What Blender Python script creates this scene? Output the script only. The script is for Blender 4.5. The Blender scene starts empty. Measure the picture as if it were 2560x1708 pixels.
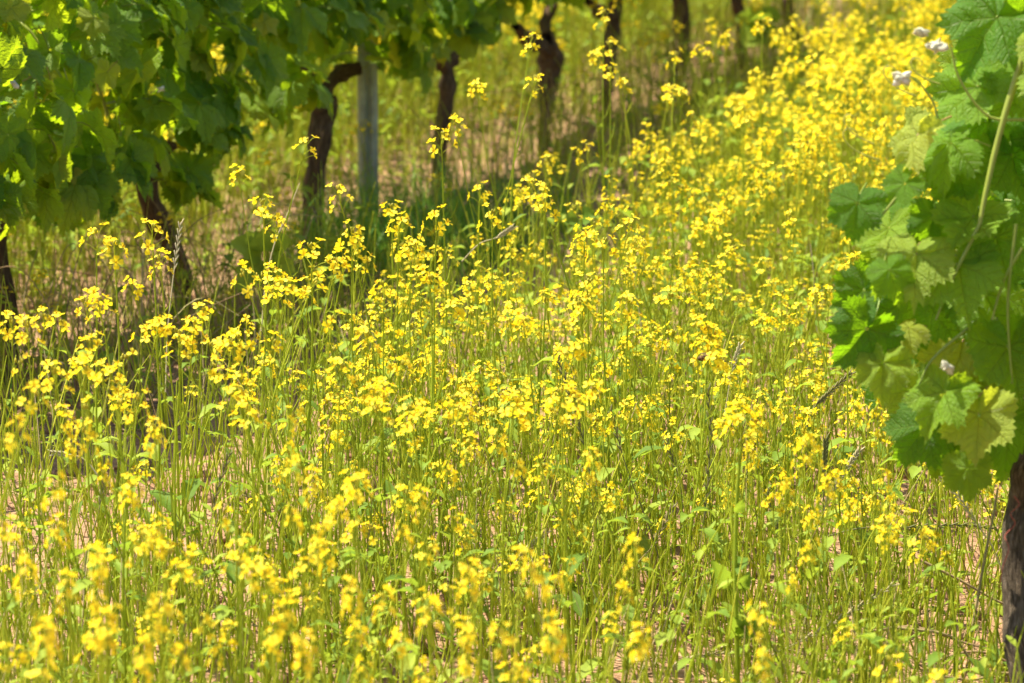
import bpy, math, random
import numpy as np
from mathutils import Vector, Matrix

# ------------------------------------------------------------------ camera, light, exposure
sc = bpy.context.scene
FX, CX, CY = 8533.0, 1280.0, 854.0            # focal length and centre in photo pixels (2560 x 1708)
PITCH = math.atan(1742.0 / FX)
CAMH = 1.55 * math.cos(PITCH)
cd = bpy.data.cameras.new('camera')
cam = bpy.data.objects.new('camera', cd)
sc.collection.objects.link(cam)
cam.location = (0, 0, CAMH)
cam.rotation_euler = (math.pi / 2 - PITCH, 0, 0)
cd.sensor_width = 36.0
cd.lens = 120.0
cd.clip_start = 0.1
cd.clip_end = 1000
cd.dof.use_dof = True
cd.dof.focus_distance = 5.55
cd.dof.aperture_fstop = 7.0
cd.dof.aperture_blades = 9
sc.camera = cam

SUN_EL, SUN_AZ = math.radians(63), math.atan2(-0.86, 0.32)   # azimuth from +Y towards +X
sd = Vector((math.sin(SUN_AZ) * math.cos(SUN_EL), math.cos(SUN_AZ) * math.cos(SUN_EL), math.sin(SUN_EL)))
sl = bpy.data.lights.new('sun', 'SUN')
sl.energy = 5.0
sl.angle = math.radians(0.5)
sl.color = (1.0, 0.91, 0.70)
so = bpy.data.objects.new('sun', sl)
so.rotation_euler = sd.to_track_quat('Z', 'Y').to_euler()
sc.collection.objects.link(so)

w = bpy.data.worlds.new('World')
sc.world = w
w.use_nodes = True
nt = w.node_tree
nt.nodes.clear()
wo = nt.nodes.new('ShaderNodeOutputWorld')
wb = nt.nodes.new('ShaderNodeBackground')
ws = nt.nodes.new('ShaderNodeTexSky')
ws.sky_type = 'NISHITA'
ws.sun_disc = False
ws.sun_elevation = SUN_EL
ws.sun_rotation = SUN_AZ
ws.dust_density = 2.0
wb.inputs[1].default_value = 0.085
nt.links.new(ws.outputs[0], wb.inputs[0])
nt.links.new(wb.outputs[0], wo.inputs[0])

sc.view_settings.view_transform = 'Standard'
sc.view_settings.look = 'None'
sc.view_settings.exposure = 1.42
sc.view_settings.gamma = 1.0
sc.render.engine = 'CYCLES'
sc.cycles.use_denoising = True
sc.cycles.max_bounces = 8
sc.cycles.diffuse_bounces = 4
sc.cycles.glossy_bounces = 2
sc.cycles.transmission_bounces = 4
sc.cycles.transparent_max_bounces = 4
sc.cycles.caustics_reflective = False
sc.cycles.caustics_refractive = False

rng = np.random.default_rng(7)
random.seed(7)
COL = sc.collection

# ------------------------------------------------------------------ picture <-> world
Fv = np.array([0, math.cos(PITCH), -math.sin(PITCH)])
Uv = np.array([0, math.sin(PITCH), math.cos(PITCH)])
Xv = np.array([1.0, 0, 0])
Cv = np.array([0, 0, CAMH])

def ray(px, py):
    return Fv + (px - CX) / FX * Xv - (py - CY) / FX * Uv
def at(px, py, Z):
    return Cv + Z * ray(px, py)
def on_level(px, py, z=0.0):
    r = ray(px, py)
    return Cv + (z - CAMH) / r[2] * r
def on_plane(px, py, p0, n):
    r = ray(px, py)
    return Cv + np.dot(p0 - Cv, n) / np.dot(r, n) * r
def project(P):
    d = np.asarray(P) - Cv
    Z = d @ Fv
    return CX + FX * (d @ Xv) / Z, CY - FX * (d @ Uv) / Z, Z

# the left vine row: s runs along it, u is the distance from it towards the right
B1 = on_level(15, 950)
D = np.array([3111.0, 8709.0, 0]); D /= np.linalg.norm(D)
N = np.array([D[1], -D[0], 0])
UP = np.array([0, 0, 1.0])
def row(s, u=0.0, z=0.0):
    return B1 + s * D + u * N + z * UP
def su(P):
    d = np.asarray(P) - B1
    return d @ D, d @ N
def row_s(px):
    lo, hi = -2.0, 30.0
    for _ in range(50):
        m = (lo + hi) / 2
        if project(row(m))[0] < px: lo = m
        else: hi = m
    return lo

# ------------------------------------------------------------------ materials
def new_mat(name):
    m = bpy.data.materials.new(name)
    m.use_nodes = True
    t = m.node_tree
    t.nodes.clear()
    o = t.nodes.new('ShaderNodeOutputMaterial')
    return m, t, o
class NB:
    """small helper to wire math nodes"""
    def __init__(s, t): s.t = t
    def n(s, kind, **kw):
        x = s.t.nodes.new(kind)
        for k, v in kw.items(): setattr(x, k, v)
        return x
    def put(s, sock, v):
        if isinstance(v, bpy.types.NodeSocket): s.t.links.new(v, sock)
        elif isinstance(v, (tuple, list)):
            sock.default_value = tuple(v) + ((1.0,) if len(v) == 3 and len(sock.default_value) == 4 else ())
        else: sock.default_value = v
    def m(s, op, a, b=0.0, c=None):
        x = s.n('ShaderNodeMath', operation=op)
        s.put(x.inputs[0], a); s.put(x.inputs[1], b)
        if c is not None: s.put(x.inputs[2], c)
        return x.outputs[0]
    def mix(s, f, a, b):
        x = s.n('ShaderNodeMix', data_type='RGBA')
        s.put(x.inputs[0], f); s.put(x.inputs[6], a); s.put(x.inputs[7], b)
        return x.outputs[2]
    def noise(s, scale, detail=3, vec=None, rough=0.55):
        x = s.n('ShaderNodeTexNoise')
        x.inputs['Scale'].default_value = scale; x.inputs['Detail'].default_value = detail
        x.inputs['Roughness'].default_value = rough
        if vec is not None: s.put(x.inputs['Vector'], vec)
        return x.outputs[0]
    def ramp(s, f, stops):
        x = s.n('ShaderNodeValToRGB')
        e = x.color_ramp.elements
        while len(e) < len(stops): e.new(0.5)
        for i, (p, c) in enumerate(stops):
            e[i].position = p; e[i].color = tuple(c) + (1.0,)
        s.put(x.inputs[0], f)
        return x.outputs[0]
    def attr(s, name):
        x = s.n('ShaderNodeAttribute', attribute_name=name)
        return x
def leafy(name, cols, trans=0.4, tcol=None, rough=0.5, spec=0.35, under=None, noise=40, amp=0.25):
    """diffuse + light passing through, colour spread by the per-leaf 'rnd' attribute and the object"""
    m, t, o = new_mat(name)
    b = NB(t)
    r = b.attr('rnd').outputs['Fac']
    base = b.ramp(r, [(i / (len(cols) - 1), c) for i, c in enumerate(cols)])
    geo = b.n('ShaderNodeNewGeometry')
    nz = b.noise(noise, 2, geo.outputs['Position'])
    dark = b.mix(1.0, base, (1 - amp, 1 - amp, 1 - amp)); dark.node.blend_type = 'MULTIPLY'
    base = b.mix(nz, dark, base)
    if under is not None:
        base = b.mix(geo.outputs['Backfacing'], base, under)
    p = b.n('ShaderNodeBsdfPrincipled')
    b.put(p.inputs['Base Color'], base)
    p.inputs['Roughness'].default_value = rough
    p.inputs['Specular IOR Level'].default_value = spec
    tr = b.n('ShaderNodeBsdfTranslucent')
    if tcol is None: b.put(tr.inputs[0], base)
    else: b.put(tr.inputs[0], b.mix(0.75, base, tcol))
    mx = b.n('ShaderNodeMixShader')
    mx.inputs[0].default_value = trans
    t.links.new(p.outputs[0], mx.inputs[1]); t.links.new(tr.outputs[0], mx.inputs[2])
    t.links.new(mx.outputs[0], o.inputs[0])
    return m

M = {}
M['petal'] = leafy('petal', [(0.93, 0.67, 0.010), (0.97, 0.80, 0.03), (0.98, 0.88, 0.08)], 0.45, (0.98, 0.76, 0.02), 0.6, 0.2, noise=120, amp=0.12)
M['bud'] = leafy('bud', [(0.42, 0.42, 0.03), (0.60, 0.52, 0.04)], 0.2)
M['stamen'] = leafy('stamen', [(0.80, 0.46, 0.02), (0.75, 0.55, 0.02)], 0.2)
M['stem'] = leafy('stem', [(0.34, 0.44, 0.04), (0.52, 0.61, 0.05), (0.72, 0.74, 0.09)], 0.5, None, 0.55, 0.15, noise=25, amp=0.3)
M['leaf'] = leafy('leaf', [(0.10, 0.20, 0.025), (0.20, 0.32, 0.035), (0.36, 0.45, 0.055)], 0.4, (0.42, 0.56, 0.04), 0.6, 0.15, noise=90, amp=0.35)
M['straw'] = leafy('straw', [(0.20, 0.12, 0.06), (0.42, 0.31, 0.14), (0.62, 0.52, 0.28)], 0.15, None, 0.6, 0.3)
M['twig'] = leafy('twig', [(0.16, 0.09, 0.05), (0.30, 0.20, 0.11), (0.36, 0.32, 0.13)], 0.0, None, 0.7, 0.3)
M['spike'] = leafy('spike', [(0.16, 0.17, 0.05), (0.26, 0.22, 0.09), (0.62, 0.54, 0.33)], 0.15, None, 0.6, 0.3)
M['grass'] = leafy('grass', [(0.06, 0.22, 0.02), (0.13, 0.34, 0.025), (0.26, 0.44, 0.05)], 0.4, (0.25, 0.42, 0.04), 0.5, 0.35)
M['drygrass'] = leafy('drygrass', [(0.46, 0.54, 0.06), (0.62, 0.60, 0.11), (0.72, 0.62, 0.24)], 0.45, None, 0.6, 0.3)
M['shoot'] = leafy('shoot', [(0.20, 0.30, 0.04), (0.34, 0.40, 0.07), (0.44, 0.30, 0.10)], 0.2, None, 0.4, 0.4)
M['shoottip'] = leafy('shoottip', [(0.60, 0.58, 0.36), (0.90, 0.90, 0.80)], 0.3, None, 0.7, 0.2)

def vine_leaf_mat(name, cols, tcol, under):
    m, t, o = new_mat(name)
    b = NB(t)
    r = b.attr('rnd').outputs['Fac']
    uvn = b.n('ShaderNodeUVMap', uv_map='UVMap')
    sp = b.n('ShaderNodeSeparateXYZ')
    t.links.new(uvn.outputs[0], sp.inputs[0])
    x, y = sp.outputs[0], sp.outputs[1]
    ax = b.m('ABSOLUTE', x)
    vein = None; side = None
    for ang in (0.0, 48.0, 105.0):
        sa, ca = math.sin(math.radians(ang)), math.cos(math.radians(ang))
        along = b.m('ADD', b.m('MULTIPLY', ax, sa), b.m('MULTIPLY', y, ca))
        perp = b.m('ABSOLUTE', b.m('SUBTRACT', b.m('MULTIPLY', ax, ca), b.m('MULTIPLY', y, sa)))
        wid = b.m('MULTIPLY_ADD', along, -0.010, 0.020)
        line = b.m('SUBTRACT', 1.0, b.m('SMOOTH_MIN', b.m('DIVIDE', perp, wid), 1.0, 0.2))
        line = b.m('MULTIPLY', line, b.m('GREATER_THAN', along, 0.0))
        # secondary veins leaving each main vein at an angle
        ph = b.m('MULTIPLY', b.m('SUBTRACT', along, b.m('MULTIPLY', perp, 0.9)), 38.0)
        sec = b.m('POWER', b.m('MULTIPLY_ADD', b.m('SINE', ph), 0.5, 0.5), 12.0)
        near = b.m('MULTIPLY', b.m('LESS_THAN', perp, b.m('MULTIPLY', along, 0.42)), b.m('GREATER_THAN', along, 0.0))
        sec = b.m('MULTIPLY', sec, near)
        vein = line if vein is None else b.m('MAXIMUM', vein, line)
        side = sec if side is None else b.m('MAXIMUM', side, sec)
    veins = b.m('MAXIMUM', vein, b.m('MULTIPLY', side, 0.45))
    cell = b.noise(9.0, 4, uvn.outputs[0])
    base = b.ramp(r, [(i / (len(cols) - 1), c) for i, c in enumerate(cols)])
    dk = b.mix(1.0, base, (0.62, 0.68, 0.6)); dk.node.blend_type = 'MULTIPLY'
    base = b.mix(cell, dk, base)
    geo = b.n('ShaderNodeNewGeometry')
    base = b.mix(geo.outputs['Backfacing'], base, under)
    vc = b.mix(1.0, base, (0.22, 0.24, 0.06)); vc.node.blend_type = 'ADD'
    base2 = b.mix(b.m('MULTIPLY', veins, 0.65), base, vc)
    p = b.n('ShaderNodeBsdfPrincipled')
    b.put(p.inputs['Base Color'], base2)
    b.put(p.inputs['Roughness'], b.m('MULTIPLY_ADD', cell, 0.25, 0.36))
    p.inputs['Specular IOR Level'].default_value = 0.35
    crk = b.noise(22.0, 3, uvn.outputs[0])
    h = b.m('ADD', b.m('MULTIPLY', veins, -0.8), b.m('MULTIPLY', crk, 0.9))
    bp = b.n('ShaderNodeBump')
    bp.inputs['Strength'].default_value = 1.0; bp.inputs['Distance'].default_value = 0.005
    b.put(bp.inputs['Height'], h)
    t.links.new(bp.outputs[0], p.inputs['Normal'])
    tr = b.n('ShaderNodeBsdfTranslucent')
    tc = b.ramp(r, [(i / (len(tcol) - 1), c) for i, c in enumerate(tcol)])
    tcd = b.mix(1.0, tc, (0.55, 0.55, 0.5)); tcd.node.blend_type = 'MULTIPLY'
    b.put(tr.inputs[0], b.mix(b.m('MULTIPLY', veins, 0.6), tc, tcd))
    t.links.new(bp.outputs[0], tr.inputs['Normal'])
    mx = b.n('ShaderNodeMixShader'); mx.inputs[0].default_value = 0.55
    t.links.new(p.outputs[0], mx.inputs[1]); t.links.new(tr.outputs[0], mx.inputs[2])
    t.links.new(mx.outputs[0], o.inputs[0])
    return m
M['vine_leaf'] = vine_leaf_mat('vine_leaf', [(0.07, 0.18, 0.018), (0.14, 0.29, 0.024), (0.24, 0.40, 0.03), (0.46, 0.50, 0.08)],
                               [(0.26, 0.48, 0.010), (0.44, 0.64, 0.012), (0.60, 0.76, 0.016), (0.84, 0.80, 0.03)], (0.17, 0.27, 0.045))
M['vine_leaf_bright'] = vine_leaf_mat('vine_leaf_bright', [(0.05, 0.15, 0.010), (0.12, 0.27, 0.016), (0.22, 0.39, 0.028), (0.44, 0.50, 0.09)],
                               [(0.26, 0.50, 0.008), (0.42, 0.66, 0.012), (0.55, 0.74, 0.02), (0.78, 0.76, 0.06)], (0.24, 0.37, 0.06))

def bark(name, c0, c1, c2, tight=1.0):
    m, t, o = new_mat(name)
    b = NB(t)
    uvn = b.n('ShaderNodeUVMap', uv_map='UVMap')
    mp = b.n('ShaderNodeMapping')
    mp.inputs['Scale'].default_value = (26 * tight, 5 + 6 * (tight > 1), 1)
    t.links.new(uvn.outputs[0], mp.inputs[0])
    geo = b.n('ShaderNodeNewGeometry')
    st = b.noise(1.0, 6, mp.outputs[0], 0.65)
    bl = b.noise(16, 4, geo.outputs['Position'])
    c = b.ramp(st, [(0.30, c0), (0.52, c1), (0.72, c2)])
    dk = b.mix(1.0, c, (0.5, 0.45, 0.42)); dk.node.blend_type = 'MULTIPLY'
    c = b.mix(b.m('MULTIPLY', bl, 0.9), dk, c)
    p = b.n('ShaderNodeBsdfPrincipled')
    b.put(p.inputs['Base Color'], c)
    p.inputs['Roughness'].default_value = 0.9
    p.inputs['Specular IOR Level'].default_value = 0.15
    bp = b.n('ShaderNodeBump')
    bp.inputs['Strength'].default_value = 1.0; bp.inputs['Distance'].default_value = 0.012
    b.put(bp.inputs['Height'], b.m('ADD', st, b.m('MULTIPLY', bl, 0.4)))
    t.links.new(bp.outputs[0], p.inputs['Normal'])
    t.links.new(p.outputs[0], o.inputs[0])
    return m
M['bark'] = bark('bark', (0.045, 0.027, 0.018), (0.19, 0.125, 0.085), (0.42, 0.31, 0.235))
M['bark_grey'] = bark('bark_grey', (0.035, 0.026, 0.018), (0.17, 0.135, 0.10), (0.44, 0.37, 0.30), 2.0)

def ground_mat():
    m, t, o = new_mat('soil')
    b = NB(t)
    geo = b.n('ShaderNodeNewGeometry')
    P = geo.outputs['Position']
    a = b.noise(3.0, 5, P); c = b.noise(60, 5, P, 0.7); d = b.noise(14, 4, P)
    col = b.ramp(c, [(0.25, (0.17, 0.085, 0.05)), (0.5, (0.38, 0.23, 0.14)), (0.75, (0.58, 0.40, 0.26))])
    red = b.ramp(d, [(0.3, (0.30, 0.15, 0.09)), (0.7, (0.56, 0.37, 0.24))])
    col = b.mix(b.m('MULTIPLY', a, 0.7), col, red)
    p = b.n('ShaderNodeBsdfPrincipled')
    b.put(p.inputs['Base Color'], col)
    p.inputs['Roughness'].default_value = 0.95
    p.inputs['Specular IOR Level'].default_value = 0.1
    bp = b.n('ShaderNodeBump')
    bp.inputs['Strength'].default_value = 0.9; bp.inputs['Distance'].default_value = 0.02
    b.put(bp.inputs['Height'], b.m('ADD', c, d))
    t.links.new(bp.outputs[0], p.inputs['Normal'])
    t.links.new(p.outputs[0], o.inputs[0])
    return m
M['soil'] = ground_mat()
def plain(name, col, rough=0.5, metal=0.0, amp=0.3, scale=20, spec=0.4):
    m, t, o = new_mat(name)
    b = NB(t)
    geo = b.n('ShaderNodeNewGeometry')
    n = b.noise(scale, 5, geo.outputs['Position'], 0.65)
    dk = tuple(v * (1 - amp) for v in col)
    c = b.ramp(n, [(0.3, dk), (0.7, col)])
    p = b.n('ShaderNodeBsdfPrincipled')
    b.put(p.inputs['Base Color'], c)
    b.put(p.inputs['Roughness'], b.m('MULTIPLY_ADD', n, 0.25, rough - 0.1))
    p.inputs['Metallic'].default_value = metal
    p.inputs['Specular IOR Level'].default_value = spec
    t.links.new(p.outputs[0], o.inputs[0])
    return m
M['zinc'] = plain('galvanised_steel', (0.40, 0.43, 0.42), 0.6, 0.25, 0.4, 30)
M['hole'] = plain('punched_slot', (0.40, 0.38, 0.33), 0.7, 0.0, 0.2, 30)
M['wire'] = plain('wire', (0.30, 0.31, 0.32), 0.45, 0.8)
M['twine'] = plain('twine', (0.30, 0.07, 0.045), 0.8, 0.0)
M['bee_body'] = plain('bee_body', (0.10, 0.045, 0.015), 0.7, 0.0, 0.8, 400)
M['bee_fuzz'] = plain('bee_fuzz', (0.38, 0.20, 0.06), 0.9, 0.0, 0.4, 900)
M['bee_wing'] = leafy('bee_wing', [(0.22, 0.16, 0.08), (0.25, 0.2, 0.1)], 0.5, None, 0.25, 0.6)
MATS = list(M)
MI = {k: i for i, k in enumerate(MATS)}

# ------------------------------------------------------------------ geometry kit (all quads)
class T:
    """a bunch of quads with a material per face, and uv + rnd per vertex"""
    def __init__(s, V, Fa, mat='stem', uv=None, rnd=0.5):
        s.V = np.asarray(V, dtype=np.float64).reshape(-1, 3)
        s.F = np.asarray(Fa, dtype=np.int64).reshape(-1, 4)
        s.Mt = np.full(len(s.F), MI[mat]) if isinstance(mat, str) else np.asarray(mat)
        s.uv = np.zeros((len(s.V), 2)) if uv is None else np.asarray(uv, dtype=np.float64)
        s.r = np.full(len(s.V), rnd, dtype=np.float64) if np.isscalar(rnd) else np.asarray(rnd, dtype=np.float64)
    def x(s, R=None, t=(0, 0, 0), sc=1.0, rnd=None):
        V = s.V * sc
        if R is not None: V = V @ np.asarray(R).T
        V = V + np.asarray(t)
        return T(V, s.F, s.Mt, s.uv, s.r if rnd is None else rnd)
def join(L):
    L = [l for l in L if l is not None and len(l.V)]
    if not L: return T(np.zeros((0, 3)), np.zeros((0, 4)), np.zeros(0, int))
    off = np.cumsum([0] + [len(l.V) for l in L[:-1]])
    return T(np.concatenate([l.V for l in L]), np.concatenate([l.F + o for l, o in zip(L, off)]),
             np.concatenate([l.Mt for l in L]), np.concatenate([l.uv for l in L]), np.concatenate([l.r for l in L]))
def scatter(t, Rs, ts, scs, rnds=None):
    """bulk copies of one template; rnds shifts the colour of each copy"""
    n = len(ts)
    if n == 0: return None
    V = np.einsum('nij,vj->nvi', np.asarray(Rs) * np.asarray(scs)[:, None, None], t.V) + np.asarray(ts)[:, None, :]
    k = len(t.V)
    Fa = (t.F[None] + (np.arange(n) * k)[:, None, None]).reshape(-1, 4)
    r = np.tile(t.r, (n, 1))
    if rnds is not None: r = np.clip(r + (np.asarray(rnds)[:, None] - 0.5), 0.0, 1.0)
    return T(V.reshape(-1, 3), Fa, np.tile(t.Mt, n), np.tile(t.uv, (n, 1)), r.reshape(-1))
def mesh_of(t, name, smooth=True):
    used = np.unique(t.Mt)
    remap = np.zeros(len(MATS), int); remap[used] = np.arange(len(used))
    me = bpy.data.meshes.new(name)
    nv, nf = len(t.V), len(t.F)
    me.vertices.add(nv); me.vertices.foreach_set('co', t.V.astype(np.float32).ravel())
    me.loops.add(nf * 4); me.loops.foreach_set('vertex_index', t.F.astype(np.int32).ravel())
    me.polygons.add(nf)
    me.polygons.foreach_set('loop_start', (np.arange(nf) * 4).astype(np.int32))
    me.polygons.foreach_set('loop_total', np.full(nf, 4, dtype=np.int32))
    for u in used: me.materials.append(M[MATS[u]])
    me.polygons.foreach_set('material_index', remap[t.Mt].astype(np.int32))
    me.polygons.foreach_set('use_smooth', np.full(nf, smooth))
    a = me.attributes.new('rnd', 'FLOAT', 'POINT'); a.data.foreach_set('value', t.r.astype(np.float32))
    l = me.uv_layers.new(name='UVMap'); l.data.foreach_set('uv', t.uv[t.F.ravel()].astype(np.float32).ravel())
    me.update(calc_edges=True)
    return me
def add(name, t, parent=None, label=None, cat=None, group=None, kind=None, smooth=True, origin=None):
    me = t if isinstance(t, bpy.types.Mesh) else None
    if me is None:
        if origin is not None: t = t.x(t=-np.asarray(origin))
        me = mesh_of(t, name, smooth)
    o = bpy.data.objects.new(name, me)
    COL.objects.link(o)
    if origin is not None: o.location = tuple(origin)
    if parent is not None: o.parent = parent
    tag(o, label, cat, group, kind)
    return o
def tag(o, label=None, cat=None, group=None, kind=None):
    if label: o['label'] = label
    if cat: o['category'] = cat
    if group: o['group'] = group
    if kind: o['kind'] = kind
    return o
def empty(name, loc, label, cat, group=None):
    o = bpy.data.objects.new(name, None)
    o.location = tuple(loc)
    o.empty_display_size = 0.05
    COL.objects.link(o)
    return tag(o, label, cat, group)
def unit(v):
    v = np.asarray(v, dtype=np.float64)
    return v / (np.linalg.norm(v) + 1e-12)
def frame(d, up=(0, 0, 1)):
    """rotation whose z axis is d"""
    z = unit(d); x = np.cross(up, z)
    if np.linalg.norm(x) < 1e-3: x = np.cross((0, 1, 0), z)
    x = unit(x); return np.stack([x, np.cross(z, x), z], 1)
def rotz(a):
    c, s = math.cos(a), math.sin(a)
    return np.array([[c, -s, 0], [s, c, 0], [0, 0, 1.0]])
def rotzs(a):
    c, s = np.cos(a), np.sin(a); z = np.zeros_like(a); o = np.ones_like(a)
    return np.stack([np.stack([c, -s, z], -1), np.stack([s, c, z], -1), np.stack([z, z, o], -1)], -2)
def smooth_path(P, n):
    """Catmull-Rom through the rows of P (any width)"""
    P = np.asarray(P, dtype=np.float64)
    if len(P) == 2: return P[0] + (P[1] - P[0]) * np.linspace(0, 1, n)[:, None]
    Q = np.vstack([2 * P[0] - P[1], P, 2 * P[-1] - P[-2]])
    out = []
    for t in np.linspace(0, len(P) - 1 - 1e-6, n):
        i = int(t); f = t - i
        a, b, c, d = Q[i], Q[i + 1], Q[i + 2], Q[i + 3]
        out.append(0.5 * (2 * b + (c - a) * f + (2 * a - 5 * b + 4 * c - d) * f * f + (3 * b - a - 3 * c + d) * f ** 3))
    return np.array(out)
def tube(P, R, sides=4, mat='stem', rnd=0.5, bump=None):
    P = np.asarray(P, dtype=np.float64); n = len(P)
    R = np.broadcast_to(np.asarray(R, dtype=np.float64), (n,))
    tg = np.gradient(P, axis=0); tg /= np.linalg.norm(tg, axis=1)[:, None] + 1e-12
    ref = np.array([1.0, 0, 0]) if abs(tg[:, 0]).mean() < 0.7 else np.array([0, 1.0, 0])
    b = np.cross(tg, ref); b /= np.linalg.norm(b, axis=1)[:, None] + 1e-12
    c = np.cross(b, tg)
    a = np.linspace(0, 2 * math.pi, sides, endpoint=False)
    rr = np.repeat(R[:, None], sides, 1)
    if bump is not None: rr = rr * bump(np.arange(n), a)
    V = P[:, None, :] + rr[:, :, None] * (np.cos(a)[None, :, None] * b[:, None, :] + np.sin(a)[None, :, None] * c[:, None, :])
    i = np.arange(n - 1)[:, None]; j = np.arange(sides)[None, :]
    Fa = np.stack([i * sides + j, i * sides + (j + 1) % sides, (i + 1) * sides + (j + 1) % sides, (i + 1) * sides + j], -1)
    L = np.concatenate([[0], np.cumsum(np.linalg.norm(np.diff(P, axis=0), axis=1))])
    uv = np.stack([np.broadcast_to(np.abs(a / math.pi - 1)[None, :], (n, sides)), np.repeat(L[:, None] * 5, sides, 1)], -1).reshape(-1, 2)
    return T(V.reshape(-1, 3), Fa.reshape(-1, 4), mat, uv, rnd)
def blob(rx, ry, rz, mat, rnd=0.5, seg=6, rings=4, jit=0.0, g=None):
    th = np.linspace(0.12, math.pi - 0.12, rings + 1); ph = np.linspace(0, 2 * math.pi, seg, endpoint=False)
    V = np.stack([np.sin(th)[:, None] * np.cos(ph), np.sin(th)[:, None] * np.sin(ph), np.cos(th)[:, None] * np.ones(seg)], -1)
    if jit: V = V * (1 + jit * (g or rng).uniform(-1, 1, V.shape[:2] + (1,)))
    V = V * np.array([rx, ry, rz])
    i = np.arange(rings)[:, None]; j = np.arange(seg)[None, :]
    Fa = np.stack([i * seg + j, (i + 1) * seg + j, (i + 1) * seg + (j + 1) % seg, i * seg + (j + 1) % seg], -1).reshape(-1, 4)
    if seg == 6:
        e = rings * seg
        Fa = np.vstack([Fa, [[0, 1, 2, 3], [0, 3, 4, 5], [e + 3, e + 2, e + 1, e], [e + 5, e + 4, e + 3, e]]])
    return T(V.reshape(-1, 3), Fa, mat, None, rnd)

# ------------------------------------------------------------------ ground, one sheet to the horizon
def spaced(lo, hi, step, far):
    c = np.arange(lo, hi + 1e-6, step)
    a, d, L = [], step, lo
    while L > -far:
        d *= 1.35; L -= d; a.append(L)
    b, d, H = [], step, hi
    while H < far:
        d *= 1.35; H += d; b.append(H)
    return np.array(a[::-1] + list(c) + b)
def vnoise(x, y, s, seed):
    g = np.random.default_rng(seed).random((64, 64))
    X, Y = x * s + 100, y * s + 100
    i, j = np.floor(X).astype(int), np.floor(Y).astype(int); f, h = X - i, Y - j
    f = f * f * (3 - 2 * f); h = h * h * (3 - 2 * h)
    G = lambda a, b: g[a % 64, b % 64]
    return (G(i, j) * (1 - f) + G(i + 1, j) * f) * (1 - h) + (G(i, j + 1) * (1 - f) + G(i + 1, j + 1) * f) * h
def gz(x, y):
    return 0.05 * (vnoise(x, y, 1.3, 1) - 0.5) + 0.03 * (vnoise(x, y, 5.0, 2) - 0.5) + 0.022 * (vnoise(x, y, 19.0, 3) - 0.5)
gx, gy = spaced(-3.2, 6.0, 0.035, 240), spaced(3.0, 15.0, 0.035, 240)
XX, YY = np.meshgrid(gx, gy, indexing='ij')
ZZ = gz(XX, YY) + 0.012 * (vnoise(XX, YY, 27.0, 4) - 0.5)
i = np.arange(len(gx) - 1)[:, None]; j = np.arange(len(gy) - 1)[None, :]; k = len(gy)
Fa = np.stack([i * k + j, (i + 1) * k + j, (i + 1) * k + j + 1, i * k + j + 1], -1).reshape(-1, 4)
add('ground', T(np.stack([XX, YY, ZZ], -1).reshape(-1, 3), Fa, 'soil'), kind='structure',
    label='pinkish tan bare soil under the yellow flowers', cat='ground')

def G(px, py):
    p = on_level(px, py); p[2] = gz(p[0], p[1]); return p

# ------------------------------------------------------------------ mustard plants
def petal(hi, g):
    """obovate petal along +x, lying up from z=0"""
    L, W = 0.0125, 0.0052
    if hi:
        us = np.array([0.0, 0.35, 0.7, 1.0]); ws = np.array([0.16, 0.55, 1.0, 0.72])
        vs = np.array([-1.0, 0.0, 1.0])
    else:
        us = np.array([0.0, 0.6, 1.0]); ws = np.array([0.25, 1.0, 0.7]); vs = np.array([-1.0, 1.0])
    c = g.uniform(-0.25, 0.35)
    V = []
    for u_, w_ in zip(us, ws):
        for v_ in vs:
            notch = 0.06 * (1 - abs(v_)) * (u_ == 1.0)
            V.append((L * (u_ - notch), W * w_ * v_, L * (0.55 * u_ - (0.55 + c) * u_ * u_ * 0.8) + 0.0016 * (v_ * v_) * w_))
    n, m = len(us), len(vs)
    Fq = [(a * m + b, (a + 1) * m + b, (a + 1) * m + b + 1, a * m + b + 1) for a in range(n - 1) for b in range(m - 1)]
    return T(V, Fq, 'petal', None, 0.5)
def flower(hi, g):
    L = []
    op = g.uniform(0.75, 1.1)
    for q in range(4):
        a = q * math.pi / 2 + g.uniform(-0.22, 0.22)
        tilt = g.uniform(-0.2, 0.45)
        R = rotz(a) @ np.array([[math.cos(tilt), 0, -math.sin(tilt)], [0, 1, 0], [math.sin(tilt), 0, math.cos(tilt)]])
        L.append(petal(hi, g).x(R, (0, 0, 0), op * g.uniform(0.88, 1.1), rnd=None))
        L[-1].r[:] = g.uniform(0.2, 0.9)
    if hi:
        for q in range(3):
            a = g.uniform(0, 6.28)
            L.append(tube([(0, 0, 0), (0.0018 * math.cos(a), 0.0018 * math.sin(a), 0.0065)], [0.0005, 0.0009], 3, 'stamen'))
    return join(L)
FG = np.random.default_rng(11)
FLOW = {True: [flower(True, FG) for _ in range(6)], False: [flower(False, FG) for _ in range(4)]}
FS = [1.0]
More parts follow.
